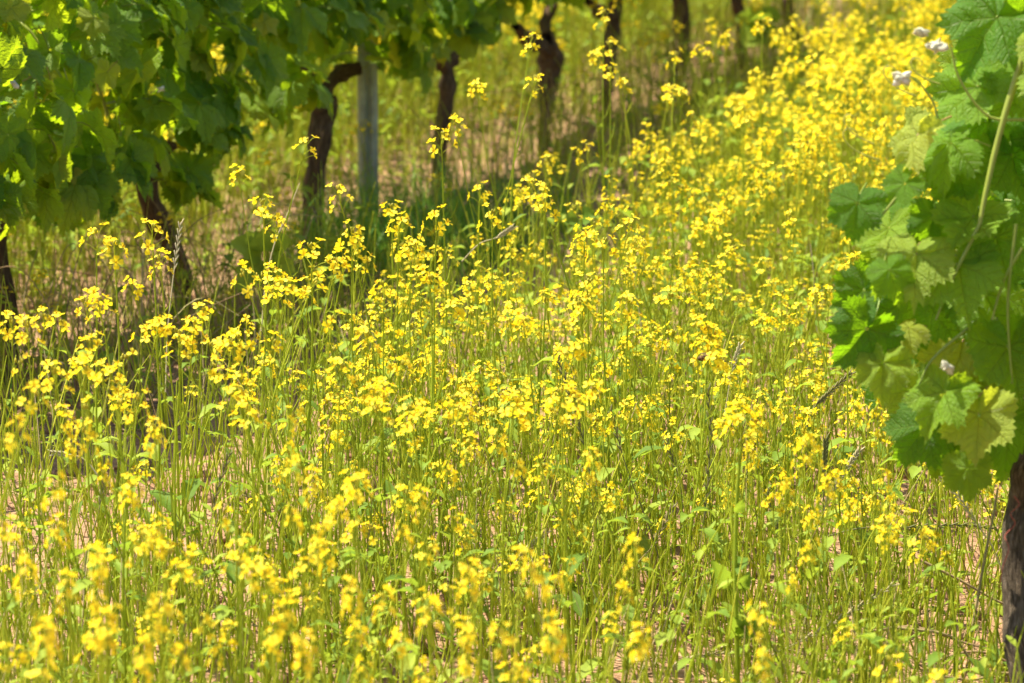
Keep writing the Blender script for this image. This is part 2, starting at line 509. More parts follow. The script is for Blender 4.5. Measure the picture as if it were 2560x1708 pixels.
def head(hi, g, size=1.0, n=None):
    """a raceme, origin where it joins the stem, growing along +z"""
    n = n or int(g.integers(5, 10)); h = 0.037 * size
    L = [tube([(0, 0, -0.002), (0.002, 0, h * 0.6), (0.001, 0.001, h)], [0.0013, 0.0011, 0.0008], 4 if hi else 3, 'stem', 0.6)]
    for q in range(n):
        a = q * 2.4 + g.uniform(-0.5, 0.5); f = (q + 0.5) / n
        z0 = h * (0.05 + 0.8 * f)
        out = (0.021 - 0.010 * f) * g.uniform(0.8, 1.15) * size; rise = 0.010 + 0.010 * f
        p1 = np.array([math.cos(a) * out, math.sin(a) * out, z0 + rise])
        L.append(tube([(0, 0, z0), p1 * [0.6, 0.6, 1] - [0, 0, 0.003], p1], [0.0006, 0.0005, 0.0007], 3, 'stem', 0.65))
        d = unit([math.cos(a) * (1.0 - 0.6 * f), math.sin(a) * (1.0 - 0.6 * f), 0.5 + 0.7 * f]) + g.normal(0, 0.18, 3)
        fl = FLOW[hi][int(g.integers(len(FLOW[hi])))]
        L.append(fl.x(frame(d) @ rotz(g.uniform(0, 6)), p1, g.uniform(0.85, 1.15) * FS[0]))
    for q in range(5 if hi else 2):
        a = g.uniform(0, 6.28); rr = g.uniform(0, 0.005)
        L.append(blob(0.0017, 0.0017, 0.0032, 'bud', g.uniform(0, 1), 6, 3 if hi else 2).x(None, (rr * math.cos(a), rr * math.sin(a), h + g.uniform(0, 0.006))))
    return join(L)
def sleaf(hi, g, L=0.05, W=0.013):
    """toothed stem leaf growing along +x with a short stalk"""
    nu = 9 if hi else 4
    us = np.linspace(0, 1, nu); V = []; vs = (-1, -0.5, 0, 0.5, 1) if hi else (-1, 0, 1)
    droop = g.uniform(0.1, 0.8); ph = g.uniform(0, 6)
    for i_, u_ in enumerate(us):
        w_ = (math.sin(math.pi * min(1, max(0, u_ * 0.97 + 0.02)) ** 0.75) ** 0.8) * (0.9 + 0.16 * (i_ % 2)) if 0 < u_ < 1 else 0.12
        for v_ in vs:
            V.append((0.15 * L + L * u_, W * w_ * v_, L * (0.8 * u_ - droop * u_ * u_) + abs(v_) * W * w_ * 0.45 + 0.0012 * math.sin(9 * u_ + 3 * v_ + ph)))
    m = len(vs)
    Fq = [(a * m + b, (a + 1) * m + b, (a + 1) * m + b + 1, a * m + b + 1) for a in range(nu - 1) for b in range(m - 1)]
    return join([T(V, Fq, 'leaf', None, g.uniform(0.0, 1.0)), tube([(0, 0, 0), (0.15 * L, 0, 0.0)], [0.0011, 0.0008], 3, 'stem', 0.4)])

def plant(hi, g, H, nb, leaves=3, lean=0.0, stemr=0.0024):
    """stem (one piece), list of heads, list of leaves; root at origin; returns also the top of the main stem"""
    a0 = g.uniform(0, 6.28)
    wob = H * 0.035
    P = [(0, 0, -0.02)]
    for f in (0.25, 0.5, 0.75, 1.0):
        P.append((wob * math.sin(a0 + 4 * f) * f + lean * H * f * f, wob * math.cos(a0 * 1.7 + 3.4 * f) * f, H * f))
    path = smooth_path(P, 12 if hi else 6)
    sides = 5 if hi else 3
    tone = g.uniform(0.2, 0.9)
    S = [tube(path, np.linspace(stemr, stemr * 0.5, len(path)), sides, 'stem', tone)]
    heads = [head(hi, g, 1.05).x(frame(path[-1] - path[-2]), path[-1])]
    for q in range(nb):
        f = g.uniform(0.42, 0.86); i_ = f * (len(path) - 1); b0 = path[int(i_)] + (path[int(i_) + 1] - path[int(i_)]) * (i_ % 1)
        a = g.uniform(0, 6.28); Lb = H * (1 - f) * g.uniform(0.55, 1.0) + 0.02
        o = np.array([math.cos(a), math.sin(a), 0]) * Lb * g.uniform(0.25, 0.55)
        bp = smooth_path([b0, b0 + o * 0.6 + [0, 0, Lb * 0.45], b0 + o + [0, 0, Lb]], 6 if hi else 3)
        S.append(tube(bp, np.linspace(stemr * 0.55, stemr * 0.35, len(bp)), sides, 'stem', tone))
        heads.append(head(hi, g, 0.8, int(g.integers(2, 7))).x(frame(bp[-1] - bp[-2]), bp[-1]))
    # thin pods and pedicels under the flowers
    for q in range(int(g.integers(3, 8)) if hi else 2):
        f = g.uniform(0.68, 0.97); b0 = path[int(f * (len(path) - 1))]; a = g.uniform(0, 6.28); l = g.uniform(0.018, 0.035)
        o = np.array([math.cos(a), math.sin(a), 0])
        S.append(tube([b0, b0 + o * l * 0.5 + [0, 0, l * 0.35], b0 + o * l * 0.75 + [0, 0, l]], [0.0006, 0.0010, 0.0005], 3, 'stem', tone))
    lv = []
    for q in range(leaves):
        f = g.uniform(0.08, 0.62); b0 = path[int(f * (len(path) - 1))]; a = g.uniform(0, 6.28)
        s_ = g.uniform(0.6, 1.35) * (1.15 - 0.6 * f)
        lv.append(sleaf(hi, g).x(rotz(a), b0, s_))
    return join(S), heads, lv, path[-1]

GRASS = (1.85, 0.30)
# what grows where: how thick the flowers stand at (s, u)
def dens(s, u, x, y):
    d = 0.0
    st = 0.98 - 0.45 * min(1, max(0, (s - 0.8) / 3.0))
    if u > 0.30: d = min(1.0, (0.04 if u < st else 0.15) + max(0, (u - st) / 0.35))
    if u > 2.0: d *= 1 - 0.55 * min(1, (u - 2.0) / 0.4)
    if u < -0.35: d = 2.4
    if 0 <= abs(u) <= 0.35: d = 0.10
    pn = float(vnoise(np.array(x), np.array(y), 2.1, 21)) + 0.5 * float(vnoise(np.array(x), np.array(y), 6.0, 22))
    if y > 10.5 and u > 0.6: d *= 1.35
    sG_, uG_ = GRASS
    d *= 1 - 0.85 * math.exp(-((s - sG_) / 0.7) ** 4 - ((u - uG_) / 0.3) ** 4)
    return d * (0.35 + 0.9 * pn)
def local_height(s, u, x, y):
    h = 0.31 + 0.07 * min(1, max(0, (y - 7) / 4)) + 0.04 * min(1, max(0, (5.5 - y))) + 0.14 * (float(vnoise(np.array(x), np.array(y), 1.2, 33)) - 0.5)
    if u > 1.7: h -= 0.12 * min(1, (u - 1.7) / 0.6) * (1 if y < 8 else max(0.2, 1 - (y - 8) / 5))
    if u < -0.3: h *= 1.2
    if 0 < u < 0.95 and s < 3: h *= 0.65
    return h

PG = np.random.default_rng(5)
FS[0] = 0.98
VAR = []                                    # hi-detail variants as shared meshes
for v in range(16):
    H = [.42, .56, .48, .60, .54, .46, .62, .50, .26, .34, .30, .40, .28, .36, .32, .38][v]; nb = [0, 0, 1, 1, 1, 2, 2, 3][v % 8]
    lean = [0.0, 0.10, -0.08, 0.05, -0.14, 0.16, 0.0, -0.03][(v * 3) % 8]
    st, hd, lv, top = plant(True, PG, H, nb, int(PG.integers(2, 5)), lean)
    FS[0] = 0.86 if v < 8 else 0.74
    VAR.append(dict(stem=mesh_of(st, 'stem'), heads=[mesh_of(h, 'flower_head') for h in hd],
                    leaves=[mesh_of(l, 'leaf') for l in lv], top=top, H=H, lean=lean, n=len(hd)))
NUMW = ['no', 'one', 'two', 'three', 'four', 'five', 'six', 'seven']
used_labels = set()
DIRS = ['right of', 'above right of', 'above', 'above left of', 'left of', 'below left of', 'below', 'below right of']
LM = [(10, 720, 'leftmost trunk'), (400, 620, 'crooked second trunk'), (722, 480, 'knotty forked trunk'), (862, 400, 'grey metal post'), (1010, 350, 'slender leaning trunk'),
 (1260, 200, 'Y-shaped trunk'), (1560, 120, 'lone dark trunk'), (1620, 825, 'bee'), (1615, 1150, 'tall brown spike'), (900, 600, 'green grass patch'), (2200, 1080, 'lowest right vine leaf'),
 (2320, 1350, 'right trunk'), (0, 1568, 'bottom left corner'), (2350, 1568, 'bottom right corner'), (1175, 1568, 'middle of the bottom edge'), (0, 1100, 'middle of the left edge'),
 (1680, 1400, 'dark-leaved stem'), (2030, 860, 'hanging pointed vine leaf'), (1900, 750, 'outermost right vine leaf'), (1175, 784, 'centre of the picture'), (2150, 90, 'white vine shoot tips'),
 (1930, 1080, 'short whitish spike'), (1200, 1300, 'bleached straw'), (1310, 950, 'dark slanting spike'), (490, 1200, 'grey green spike'), (600, 1450, 'lying dark spike'), (1330, 500, 'round dark leaf'),
 (1860, 1460, 'pale slanting spike'), (640, 560, 'thick tan straw'), (395, 680, 'bleached spike'), (1570, 1530, 'pale arching spike')]
def place_text(P):
    px, py, _ = project(P)
    return int(round(px / 25.6)), int(round(py / 17.08))
def mustard(base, v, a, s, zs, label=None):
    """one plant from variant v: Empty > stem, flower_head, leaf"""
    V = VAR[v]
    r = bpy.data.objects.new('mustard_plant', None)
    r.empty_display_size = 0.03
    COL.objects.link(r)
    r.location = tuple(base); r.rotation_euler = (0, 0, a); r.scale = (s, s, s * zs)
    H = V['H'] * s * zs
    top = base + rotz(a) @ (V['top'] * [s, s, s * zs])
    dx = (top - base)[0] / H
    way = 'leaning right' if dx > 0.04 else 'leaning left' if dx < -0.04 else 'upright'
    size = 'tall' if H > 0.5 else 'low' if H < 0.27 else 'medium'
    if label is None:
        px, py, _ = project(top)
        near = sorted(LM, key=lambda l: math.hypot(px - l[0] * K, py - l[1] * K))
        for lx, ly, nm_ in near:
            ddx, ddy = px - lx * K, py - ly * K
            dist = math.hypot(ddx, ddy)
            rel = DIRS[int(round(math.atan2(-ddy, ddx) / (math.pi / 4))) % 8]
            far_ = 'just ' if dist < 90 else '' if dist < 220 else 'well '
            label = '%s mustard plant %s, %s flower head%s, %s%s the %s' % (size, way, NUMW[V['n']], '' if V['n'] == 1 else 's', far_, rel, nm_)
            if len(label.replace('-', ' ').split()) > 16: continue
            if label not in used_labels: break
    used_labels.add(label)
    tag(r, label, 'mustard plant', 'yellow mustard plants in flower')
    for nm, L in (('stem', [V['stem']]), ('flower_head', V['heads']), ('leaf', V['leaves'])):
        for me in L:
            c = bpy.data.objects.new(nm, me); COL.objects.link(c); c.parent = r
    return r, top

# ------------------------------------------------------------------ hero plants: flower tops read off the photo (view px * 1.0894), height in m
K = 2560 / 2350.0
HERO = [(605, 515, .60), (645, 548, .60), (790, 485, .64), (808, 578, .58), (1000, 545, .60), (915, 545, .52), (900, 508, .5), (942, 600, .5),
 (580, 680, .58), (715, 612, .56), (222, 578, .56), (352, 575, .60), (265, 608, .56), (372, 640, .5), (238, 742, .52), (205, 838, .5), (262, 905, .48),
 (130, 910, .5), (28, 790, .5), (66, 800, .5), (440, 800, .5), (415, 832, .48), (530, 830, .5), (560, 912, .46), (640, 708, .5), (700, 690, .52), (760, 645, .52),
 (692, 362, .62), (1015, 355, .62), (1130, 530, .55), (1215, 225, .68), (1212, 130, .70), (1385, 65, .68), (1407, 130, .62), (1400, 195, .6), (1548, 158, .58),
 (1610, 138, .56), (1750, 78, .60), (1665, 110, .56), (1100, 465, .5), (1240, 455, .56), (880, 700, .54), (990, 690, .52), (840, 822, .5), (780, 892, .48),
 (895, 940, .46), (950, 990, .46), (1340, 588, .56), (1385, 600, .56), (1350, 690, .52), (1335, 750, .5), (1210, 790, .5), (1175, 965, .46), (1320, 980, .46),
 (1690, 980, .44), (1745, 1000, .42), (1870, 1072, .42), (1900, 1160, .36), (1850, 1308, .36), (1140, 1058, .46), (1082, 1066, .44),
 (670, 1120, .5), (722, 1165, .5), (755, 1225, .48), (730, 1285, .46), (820, 1168, .48), (970, 1200, .46), (1198, 1330, .44), (1232, 1382, .43), (1082, 1372, .42),
 (1465, 1322, .42), (1755, 1470, .40), (228, 1352, .50), (68, 1380, .5), (160, 1410, .48), (370, 1465, .46), (245, 1480, .46), (635, 1495, .44), (330, 1545, .45),
 (105, 1530, .45), (60, 960, .56), (25, 1050, .58), (120, 1180, .54), (12, 1270, .52), (990, 1460, .42), (810, 1425, .44), (885, 1428, .42), (700, 1548, .44),
 (1070, 1495, .42), (1165, 1522, .42), (1470, 1525, .40), (1270, 1525, .42), (465, 1480, .36), (355, 1290, .42), (305, 1180, .44), (360, 1045, .46), (155, 1005, .48),
 (205, 1050, .46), (130, 1270, .42), (1940, 1480, .24), (2140, 1250, .28), (2110, 1302, .26), (1360, 1105, .42), (660, 1015, .46), (560, 992, .46),
 (1840, 1085, .44), (2010, 1005, .40), (2020, 1130, .34), (1290, 950, .46), (1560, 230, .56), (1250, 500, .54), (1440, 740, .48), (1960, 640, .50)]
HG = np.random.default_rng(3)
placed = []
def pick(L, H, g):
    """a variant whose own height is near H"""
    L = sorted(L, key=lambda q: abs(VAR[q]['H'] - H))[:3]
    return L[int(g.integers(len(L)))]
for n_, (vx, vy, H) in enumerate(HERO):
    px, py = vx * K, vy * K + 12
    v = pick([1, 1, 1, 3, 4] if vy < 640 and vx < 1150 else [3, 4, 5, 6, 7, 1, 2, 0] if vy < 1000 else [0, 1, 2, 3, 4, 9, 11, 12], H, HG); a = HG.uniform(0, 6.28)
    p = on_level(px, py, H)
    s = HG.uniform(0.85, 1.1) if vy < 1000 else HG.uniform(0.54, 0.72)
    zs = H / (VAR[v]['H'] * s)
    off = rotz(a) @ (VAR[v]['top'] * [s, s, 0])
    base = np.array([p[0] - off[0], p[1] - off[1], 0.0])
    base[2] = 0.0
    mustard(base, v, a, s, zs)
    placed.append((base[0], base[1]))
N_HERO = len(HERO)

# the bee's plant: a large double head
bee_px = (1765, 893)
pb = on_level(1770, 890, 0.50)
vb = 7
zsb = 0.50 / VAR[vb]['H']
offb = rotz(1.0) @ (VAR[vb]['top'] * [1.0, 1.0, 0])
_, bee_top = mustard(np.array([pb[0] - offb[0], pb[1] - offb[1], 0]), vb, 1.0, 1.0, zsb,
        'mustard plant with the large yellow head that the brown bee sits on')
FS[0] = 1.0
EXTRA = head(True, HG, 1.0, 11)

# ------------------------------------------------------------------ the rest of the field
cand = []
FGN = np.random.default_rng(17)
A_PER = 132
x0, x1, y0, y1 = -4.2, 7.5, 3.3, 21.0
n_try = int((x1 - x0) * (y1 - y0) * A_PER)
cx = FGN.uniform(x0, x1, n_try); cy = FGN.uniform(y0, y1, n_try); cu = FGN.random(n_try)
for X_, Y_, U_ in zip(cx, cy, cu):
    if abs(X_) > 0.15 * Y_ + 1.0 and not (X_ > 0 and X_ < 0.17 * Y_ + 1.6): continue
    s_, u_ = su((X_, Y_, 0))
    if u_ < -4.5 or u_ > 4.0: continue
    if U_ > dens(s_, u_, X_, Y_): continue
    px, py, Z = project((X_, Y_, 0.4))
    if Y_ < 4.9 and U_ > 0.22 * dens(s_, u_, X_, Y_): continue
    # keep the sight line over the nearest flowers open as in the photo
    cand.append((Z, X_, Y_, s_, u_, -30 < px < 2590 and -100 < py < 1740))
for X_, Y_ in zip(FGN.uniform(-4.2, 3.5, 9000), FGN.uniform(6.0, 20.0, 9000)):
    s_, u_ = su((X_, Y_, 0))
    if u_ < -4.5 or u_ > -0.4 or abs(X_) > 0.15 * Y_ + 1.0: continue
    px, py, Z = project((X_, Y_, 0.4))
    cand.append((Z, X_, Y_, s_, u_, -30 < px < 2590 and -100 < py < 1740))
cand.sort(key=lambda c: c[0])
n_ind = 300 - N_HERO - 1
ind = [c for c in cand if c[5] and c[0] > 3.9][:n_ind]
ids = set(id(c) for c in ind)
rest = [c for c in cand if id(c) not in ids]
for (Z, X_, Y_, s_, u_, _) in ind:
    H = local_height(s_, u_, X_, Y_) * FGN.uniform(0.5, 1.3)
    v = pick(range(8, 16), H, FGN); s = FGN.uniform(0.75, 1.0) * (0.8 if H < 0.3 else 1)
    zs = H / (VAR[v]['H'] * s)
    mustard(np.array([X_, Y_, float(gz(np.array(X_), np.array(Y_)))]), v, FGN.uniform(0, 6.28), s, zs)
FS[0] = 0.74
# stuff: mid (hi-detail, near) and lo-detail farther
LOW = [join([p[0]] + p[1] + p[2]) for p in [plant(False, PG, 0.34, nb, 2, le) for nb, le in
        ((0, 0.1), (0, 0), (1, -0.1), (1, 0.05), (2, -0.05), (2, 0.0), (1, 0.1), (3, -0.1), (2, 0), (0, 0.12))]]
HIJ = [join([p[0]] + p[1] + p[2]) for p in [plant(True, PG, 0.34, nb, 3, le) for nb, le in ((0, 0.08), (1, -0.06), (2, 0.0), (2, 0.1), (3, -0.1), (1, 0.0))]]
def bulk(temps, C, g):
    out = []
    if not C: return out
    which = g.integers(0, len(temps), len(C))
    for q, t in enumerate(temps):
        S = [c for c, w_ in zip(C, which) if w_ == q]
        if not S: continue
        X_ = np.array([c[1] for c in S]); Y_ = np.array([c[2] for c in S])
        H = np.array([local_height(c[3], c[4], c[1], c[2]) for c in S]) * g.uniform(0.5, 1.35, len(S))
        s = g.uniform(0.75, 1.0, len(S))
        R = rotzs(g.uniform(0, 6.28, len(S)))
        zz = H / (0.34 * s)
        R[:, :, 2] *= zz[:, None]
        out.append(scatter(t, R, np.stack([X_, Y_, gz(X_, Y_)], 1), s, g.uniform(0.3, 0.7, len(S))))
    return out
near_rest = [c for c in rest if c[0] < 8.0 and c[5]]
far_rest = [c for c in rest if not (c[0] < 8.0 and c[5])]
parts = bulk(HIJ, near_rest, FGN) + bulk(LOW, far_rest, FGN)
add('mustard_field', join(parts), label='dense mass of yellow mustard flowers filling the alley between the vine rows', cat='mustard field', kind='stuff')
print('plants: individual', N_HERO + 1 + len(ind), 'near stuff', len(near_rest), 'far stuff', len(far_rest))

FS[0] = 1.0
# ------------------------------------------------------------------ undergrowth, grasses, litter
UG = np.random.default_rng(23)
def region(n, ok, x0=-4.2, x1=7.5, y0=3.6, y1=19.0):
    X_ = UG.uniform(x0, x1, n); Y_ = UG.uniform(y0, y1, n)
    keep = (np.abs(X_) < 0.15 * Y_ + 1.0)
    X_, Y_ = X_[keep], Y_[keep]
    S_ = (X_ - B1[0]) * D[0] + (Y_ - B1[1]) * D[1]; U_ = (X_ - B1[0]) * N[0] + (Y_ - B1[1]) * N[1]
    w_ = ok(S_, U_, X_, Y_); k_ = UG.random(len(X_)) < w_
    return X_[k_], Y_[k_]
def blade(h, w_, bend, mat, rnd, n=4):
    f = np.linspace(0, 1, n)
    P = np.stack([bend * h * f ** 2, 0 * f, h * f * (1 - 0.25 * abs(bend) * f)], 1)
    W = w_ * (1 - f ** 1.5) + 0.0003
    V = np.concatenate([P + np.stack([0 * W, W, 0 * W], 1), P - np.stack([0 * W, W, 0 * W], 1)])
    Fq = [(i_, i_ + 1, n + i_ + 1, n + i_) for i_ in range(n - 1)]
    return T(V, Fq, mat, None, rnd)
def sow(temps, X_, Y_, smin, smax):
    which = UG.integers(0, len(temps), len(X_)); out = []
    for q, t in enumerate(temps):
        k_ = which == q
        if not k_.any(): continue
        n = int(k_.sum())
        R_ = rotzs(UG.uniform(0, 6.28, n)); R_[:, 0, 2] += UG.normal(0, 0.16, n); R_[:, 1, 2] += UG.normal(0, 0.16, n)
        out.append(scatter(t, R_, np.stack([X_[k_], Y_[k_], gz(X_[k_], Y_[k_])], 1),
                           UG.uniform(smin, smax, n), UG.uniform(0.1, 0.9, n)))
    return out
def bare_stem(g, H):
    """flowerless young mustard shoot: thin stem with a leaf or two"""
    st = smooth_path([(0, 0, -0.01), (g.uniform(-.02, .02), g.uniform(-.02, .02), H * .5), (g.uniform(-.05, .05), g.uniform(-.05, .05), H)], 5)
    L = [tube(st, np.linspace(0.0021, 0.0009, 5), 3, 'stem', g.uniform(0.3, 0.9))]
    for q in range(int(g.integers(0, 3))):
        L.append(sleaf(False, g, g.uniform(.02, .045), g.uniform(.005, .011)).x(rotz(g.uniform(0, 6.28)), st[int(g.integers(1, 5))]))
    return join(L)
BS = [bare_stem(UG, h) for h in (.14, .2, .24, .28, .3, .32, .18, .22, .34, .26)]
BS[6] = tube(smooth_path([(0, 0, 0), (.01, .01, .12), (-.02, .03, .24)], 5), np.linspace(0.0015, 0.0007, 5), 3, 'straw', 0.6)
alley = lambda S_, U_, X_, Y_: np.where((U_ > 0.88 - 0.15 * np.clip(S_ - 1, 0, 3)), np.where(U_ < 1.9, 1.0, 0.75), np.where(U_ < -0.4, 0.7, 0.3)) * (0.25 + 1.1 * vnoise(X_, Y_, 3.0, 40)) * np.where(Y_ < 5.4, 1.15, 1.0) * (1 - 0.92 * np.exp(-((S_ - 1.85) / 0.75) ** 4 - ((U_ - 0.25) / 0.40) ** 4))
X_, Y_ = region(150000, alley, y1=16.0)
add('green_undergrowth', join(sow(BS, X_, Y_, 0.7, 1.1)), label='thin lime green stems growing thickly beneath the mustard flowers', cat='undergrowth', kind='stuff')
print('bare stems', len(X_))
LB = [blade(h, 0.0017, b_, 'drygrass', r_) for h, b_, r_ in ((.16, .2, .0), (.22, .3, .15), (.26, .15, .5), (.2, .5, .1))]
X_, Y_ = region(130000, lambda S_, U_, X_, Y_: (U_ < -0.35) * 0.45, y1=20.0)
add('pale_grass', join(sow(LB, X_, Y_, 0.7, 1.1)), label='pale lime grass in the sunlit strip behind the left vine trunks', cat='grass', kind='stuff')
# dry and green grass along the row
rowz = lambda S_, U_, X_, Y_: 0.8 * np.where(np.abs(S_ - 1.85) < 0.7, 0.05, 1.0) * np.exp(-((U_ - 0.12) / 0.45) ** 2) * (0.4 + 0.8 * vnoise(X_, Y_, 2.5, 41)) + np.where(U_ < -0.3, 0.10, 0.03)
X_, Y_ = region(46000, rowz, y1=19.0)
DG = [blade(h, 0.0014, b_, 'drygrass', r_) for h, b_, r_ in ((.12, .3, .3), (.2, .2, .6), (.26, .4, .2), (.3, .12, .5), (.18, .6, .8), (.34, .25, .4))]
add('dry_grass', join(sow(DG, X_, Y_, 0.7, 1.2)), label='fine tan and olive grass along the foot of the left vine row', cat='grass', kind='stuff')
sP = row_s(985)
sG, uG = su(G(965, 650)); print('grass at', sG, uG, 'post', sP)
tuft = lambda S_, U_, X_, Y_: 1.0 * np.exp(-((S_ - 1.75) / 0.5) ** 4 - ((U_ - 0.26) / 0.28) ** 4) + 0.16 * np.exp(-((S_ - 8.2) / 1.2) ** 2 - ((U_ - 0.1) / 0.5) ** 2) + 0.012 * (np.abs(U_) < 0.5)
X_, Y_ = region(330000, tuft, y1=13.0)
GG = [blade(h, 0.0019, b_, 'grass', r_) for h, b_, r_ in ((.12, .3, .5), (.17, .5, .8), (.22, .3, .5), (.26, .6, .8), (.2, .8, .6))]
add('green_grass', join(sow(GG, X_, Y_, 0.7, 1.15)), label='lush dark green grass around the foot of the metal post', cat='grass', kind='stuff')
print('green grass', len(X_))
# straw and clods lying on the soil
X_, Y_ = region(30000, lambda S_, U_, X_, Y_: np.where(np.abs(U_) < 0.6, 0.9, np.where(U_ > 1.9, 0.8, 0.35)), y1=13.0)
n = len(X_); a = UG.uniform(0, 6.28, n); tl = UG.uniform(-0.12, 0.2, n)
Rl = np.einsum('nij,njk->nik', rotzs(a), np.stack([np.stack([np.cos(tl), 0 * tl, -np.sin(tl)], -1), np.stack([0 * tl, 1 + 0 * tl, 0 * tl], -1), np.stack([np.sin(tl), 0 * tl, np.cos(tl)], -1)], -2))
sw = tube([(-.05, 0, 0), (0, .008, .003), (.055, -.004, 0)], [0.0008, 0.0011, 0.0006], 3, 'straw', 0.5)
add('straw_litter', scatter(sw, Rl, np.stack([X_, Y_, gz(X_, Y_) + 0.006], 1), UG.uniform(0.5, 1.6, n), UG.uniform(0, 1, n)),
    label='broken dry stalks lying on the bare soil', cat='straw', kind='stuff')
X_, Y_ = region(22000, lambda S_, U_, X_, Y_: 0.8 + 0 * X_, y1=10.0)
cl = [blob(0.009, 0.008, 0.006, 'soil', 0.5, 6, 4, 0.28, UG) for _ in range(6)]
which = UG.integers(0, 6, len(X_)); out = []
for q in range(6):
    k_ = which == q; n = int(k_.sum())
    out.append(scatter(cl[q], rotzs(UG.uniform(0, 6.28, n)), np.stack([X_[k_], Y_[k_], gz(X_[k_], Y_[k_])], 1), UG.uniform(0.3, 1.7, n) ** 1.5))
add('soil_clods', join(out), label='crumbly clods of tan soil scattered over the ground', cat='clods', kind='stuff')

# ------------------------------------------------------------------ vine leaves
LA = [0, 12, 25, 40, 52, 66, 80, 95, 115, 135, 155, 170, 180]
LR = [1.0, .90, .77, .84, .93, .83, .71, .77, .80, .70, .60, .46, .14]
def vleaf(g, hi=True):
    na = 72 if hi else 36
    rings = [0.05, 0.35, 0.62, 0.84, 1.0] if hi else [0.05, 0.55, 1.0]
    ang = np.linspace(-180, 180, na, endpoint=False)
    k1 = 1 + 0.10 * g.normal(); asym = g.uniform(-0.06, 0.06)
    R = np.interp(np.abs(ang), LA, LR)
    R = 0.62 * R + 0.38 * R ** k1 * (1 + asym * np.sign(ang))
    teeth = np.where(np.arange(na) % 2 == 0, 1.065, 0.945) * (1 + 0.02 * g.normal(size=na))
    R = R * teeth
    cup, droop, fold, rip = g.uniform(-0.35, 0.45), g.uniform(0.0, 0.75), g.uniform(0.05, 0.45), g.uniform(0.04, 0.11)
    ph = g.uniform(0, 6.28, 4)
    A = np.radians(ang); V = []; uv = []
    for f in rings:
        rr = R * f if f > 0.9 else f * (0.5 * R + 0.5 * np.convolve(np.concatenate([R[-3:], R, R[:3]]), np.ones(7) / 7, 'valid'))
        x = rr * np.sin(A); y = rr * np.cos(A)
        z = (-cup * rr ** 2 + fold * np.abs(x) * 0.8 - droop * np.maximum(y, 0) ** 2 - droop * 0.5 * x * x
             + rip * f * np.sin(5 * A * 1.0 + ph[0]) + rip * 0.9 * np.sin(9 * x + ph[1]) * np.sin(8 * y + ph[2])
             - 0.05 * np.cos(7.5 * A) * f)
        V.append(np.stack([x, y, z], 1)); uv.append(np.stack([x, y], 1))
    n = len(rings); i = np.arange(n - 1)[:, None]; j = np.arange(na)[None, :]
    Fq = np.stack([i * na + j, i * na + (j + 1) % na, (i + 1) * na + (j + 1) % na, (i + 1) * na + j], -1).reshape(-1, 4)
    lf = T(np.concatenate(V), Fq, 'vine_leaf', np.concatenate(uv), 0.5)
    pt = tube(smooth_path([(0, 0.02, 0), (g.uniform(-.1, .1), -0.35, -0.12), (g.uniform(-.2, .2), -0.75, -0.42)], 5), [0.018, 0.02, 0.02, 0.022, 0.026], 4, 'shoot', 0.5)
    return join([lf, pt])
LG = np.random.default_rng(29)
VL_HI = [vleaf(LG, True) for _ in range(20)]
VL_LO = [vleaf(LG, False) for _ in range(8)]
def leaf_R(nrm, tip):
    z = unit(nrm); y = np.asarray(tip) - np.dot(tip, z) * z; y = unit(y); return np.stack([np.cross(y, z), y, z], 1)
def recol(t, a, b):
    t.Mt = np.where(t.Mt == MI[a], MI[b], t.Mt); return t
def leaves(pos, nrm, tip, size, rnd, temps, g):
    which = g.integers(0, len(temps), len(pos)); out = []
    Rs = np.array([leaf_R(n_, t_) for n_, t_ in zip(nrm, tip)])
    pos, size, rnd = np.array(pos), np.array(size), np.array(rnd)
    for q, t in enumerate(temps):
        k_ = which == q
        if k_.any(): out.append(scatter(t, Rs[k_], pos[k_], size[k_], rnd[k_]))
    return join(out)

# lower edge of the left canopy, read off the photo (view px) and laid on the front face of the row
EDGE = [(-250, 560), (-60, 600), (0, 600), (70, 575), (100, 560), (190, 540), (260, 535), (285, 440), (320, 440), (390, 500), (425, 510), (432, 420), (495, 395), (500, 290), (525, 285),
        (560, 325), (640, 340), (690, 335), (705, 220), (735, 165), (790, 140), (840, 145), (900, 175), (950, 220), (975, 195), (1040, 170), (1080, 165), (1130, 85), (1170, 40), (1250, 25), (1330, 15), (1420, -10), (1500, -30), (1600, -45), (1800, -60)]
ES, EZ = [], []
front = row(0, 0.22)
for vx, vy in EDGE:
    p = on_plane(vx * K, vy * K, front, N)
    ES.append(su(p)[0]); EZ.append(p[2])
ES, EZ = np.array(ES), np.array(EZ)
o_ = np.argsort(ES); ES, EZ = ES[o_], EZ[o_]
def zlow(s): return float(np.interp(s, ES, EZ))

def ridged(g, n, sides, amp=0.16, twist=2.0, knots=0.12):
    ph = g.uniform(0, 6.28, 5)
    def f(i, a):
        t_ = (i / max(1, n - 1))[:, None]; a = a[None, :]
        r = 1 + amp * (0.5 * np.sin(3 * a + ph[0] + twist * t_) + 0.35 * np.sin(7 * a + ph[1] + 3 * t_) + 0.25 * np.sin(11 * a + ph[2] - 5 * t_))
        return r + knots * np.sin(9 * t_ + ph[3]) * np.sin(2 * a + ph[4] + 2 * t_) + 0.05 * np.sin(31 * t_ + 4 * a + ph[1])
    return f
def limb(P, R, g, sides=18, n=36, mat='bark', amp=0.26):
    Q = smooth_path(np.column_stack([P, R]), n)
    Q[:, :3] += 0.22 * Q[:, 3:4] * np.sin(np.linspace(0, 9, n))[:, None] * g.normal(size=3)
    for kk in range(3):
        Q[:, 3] *= 1 + 0.22 * np.exp(-((np.arange(n) / n - g.uniform(.15, .95)) / 0.05) ** 2)
    return tube(Q[:, :3], Q[:, 3], sides, mat, 0.5, ridged(g, n, sides, amp))

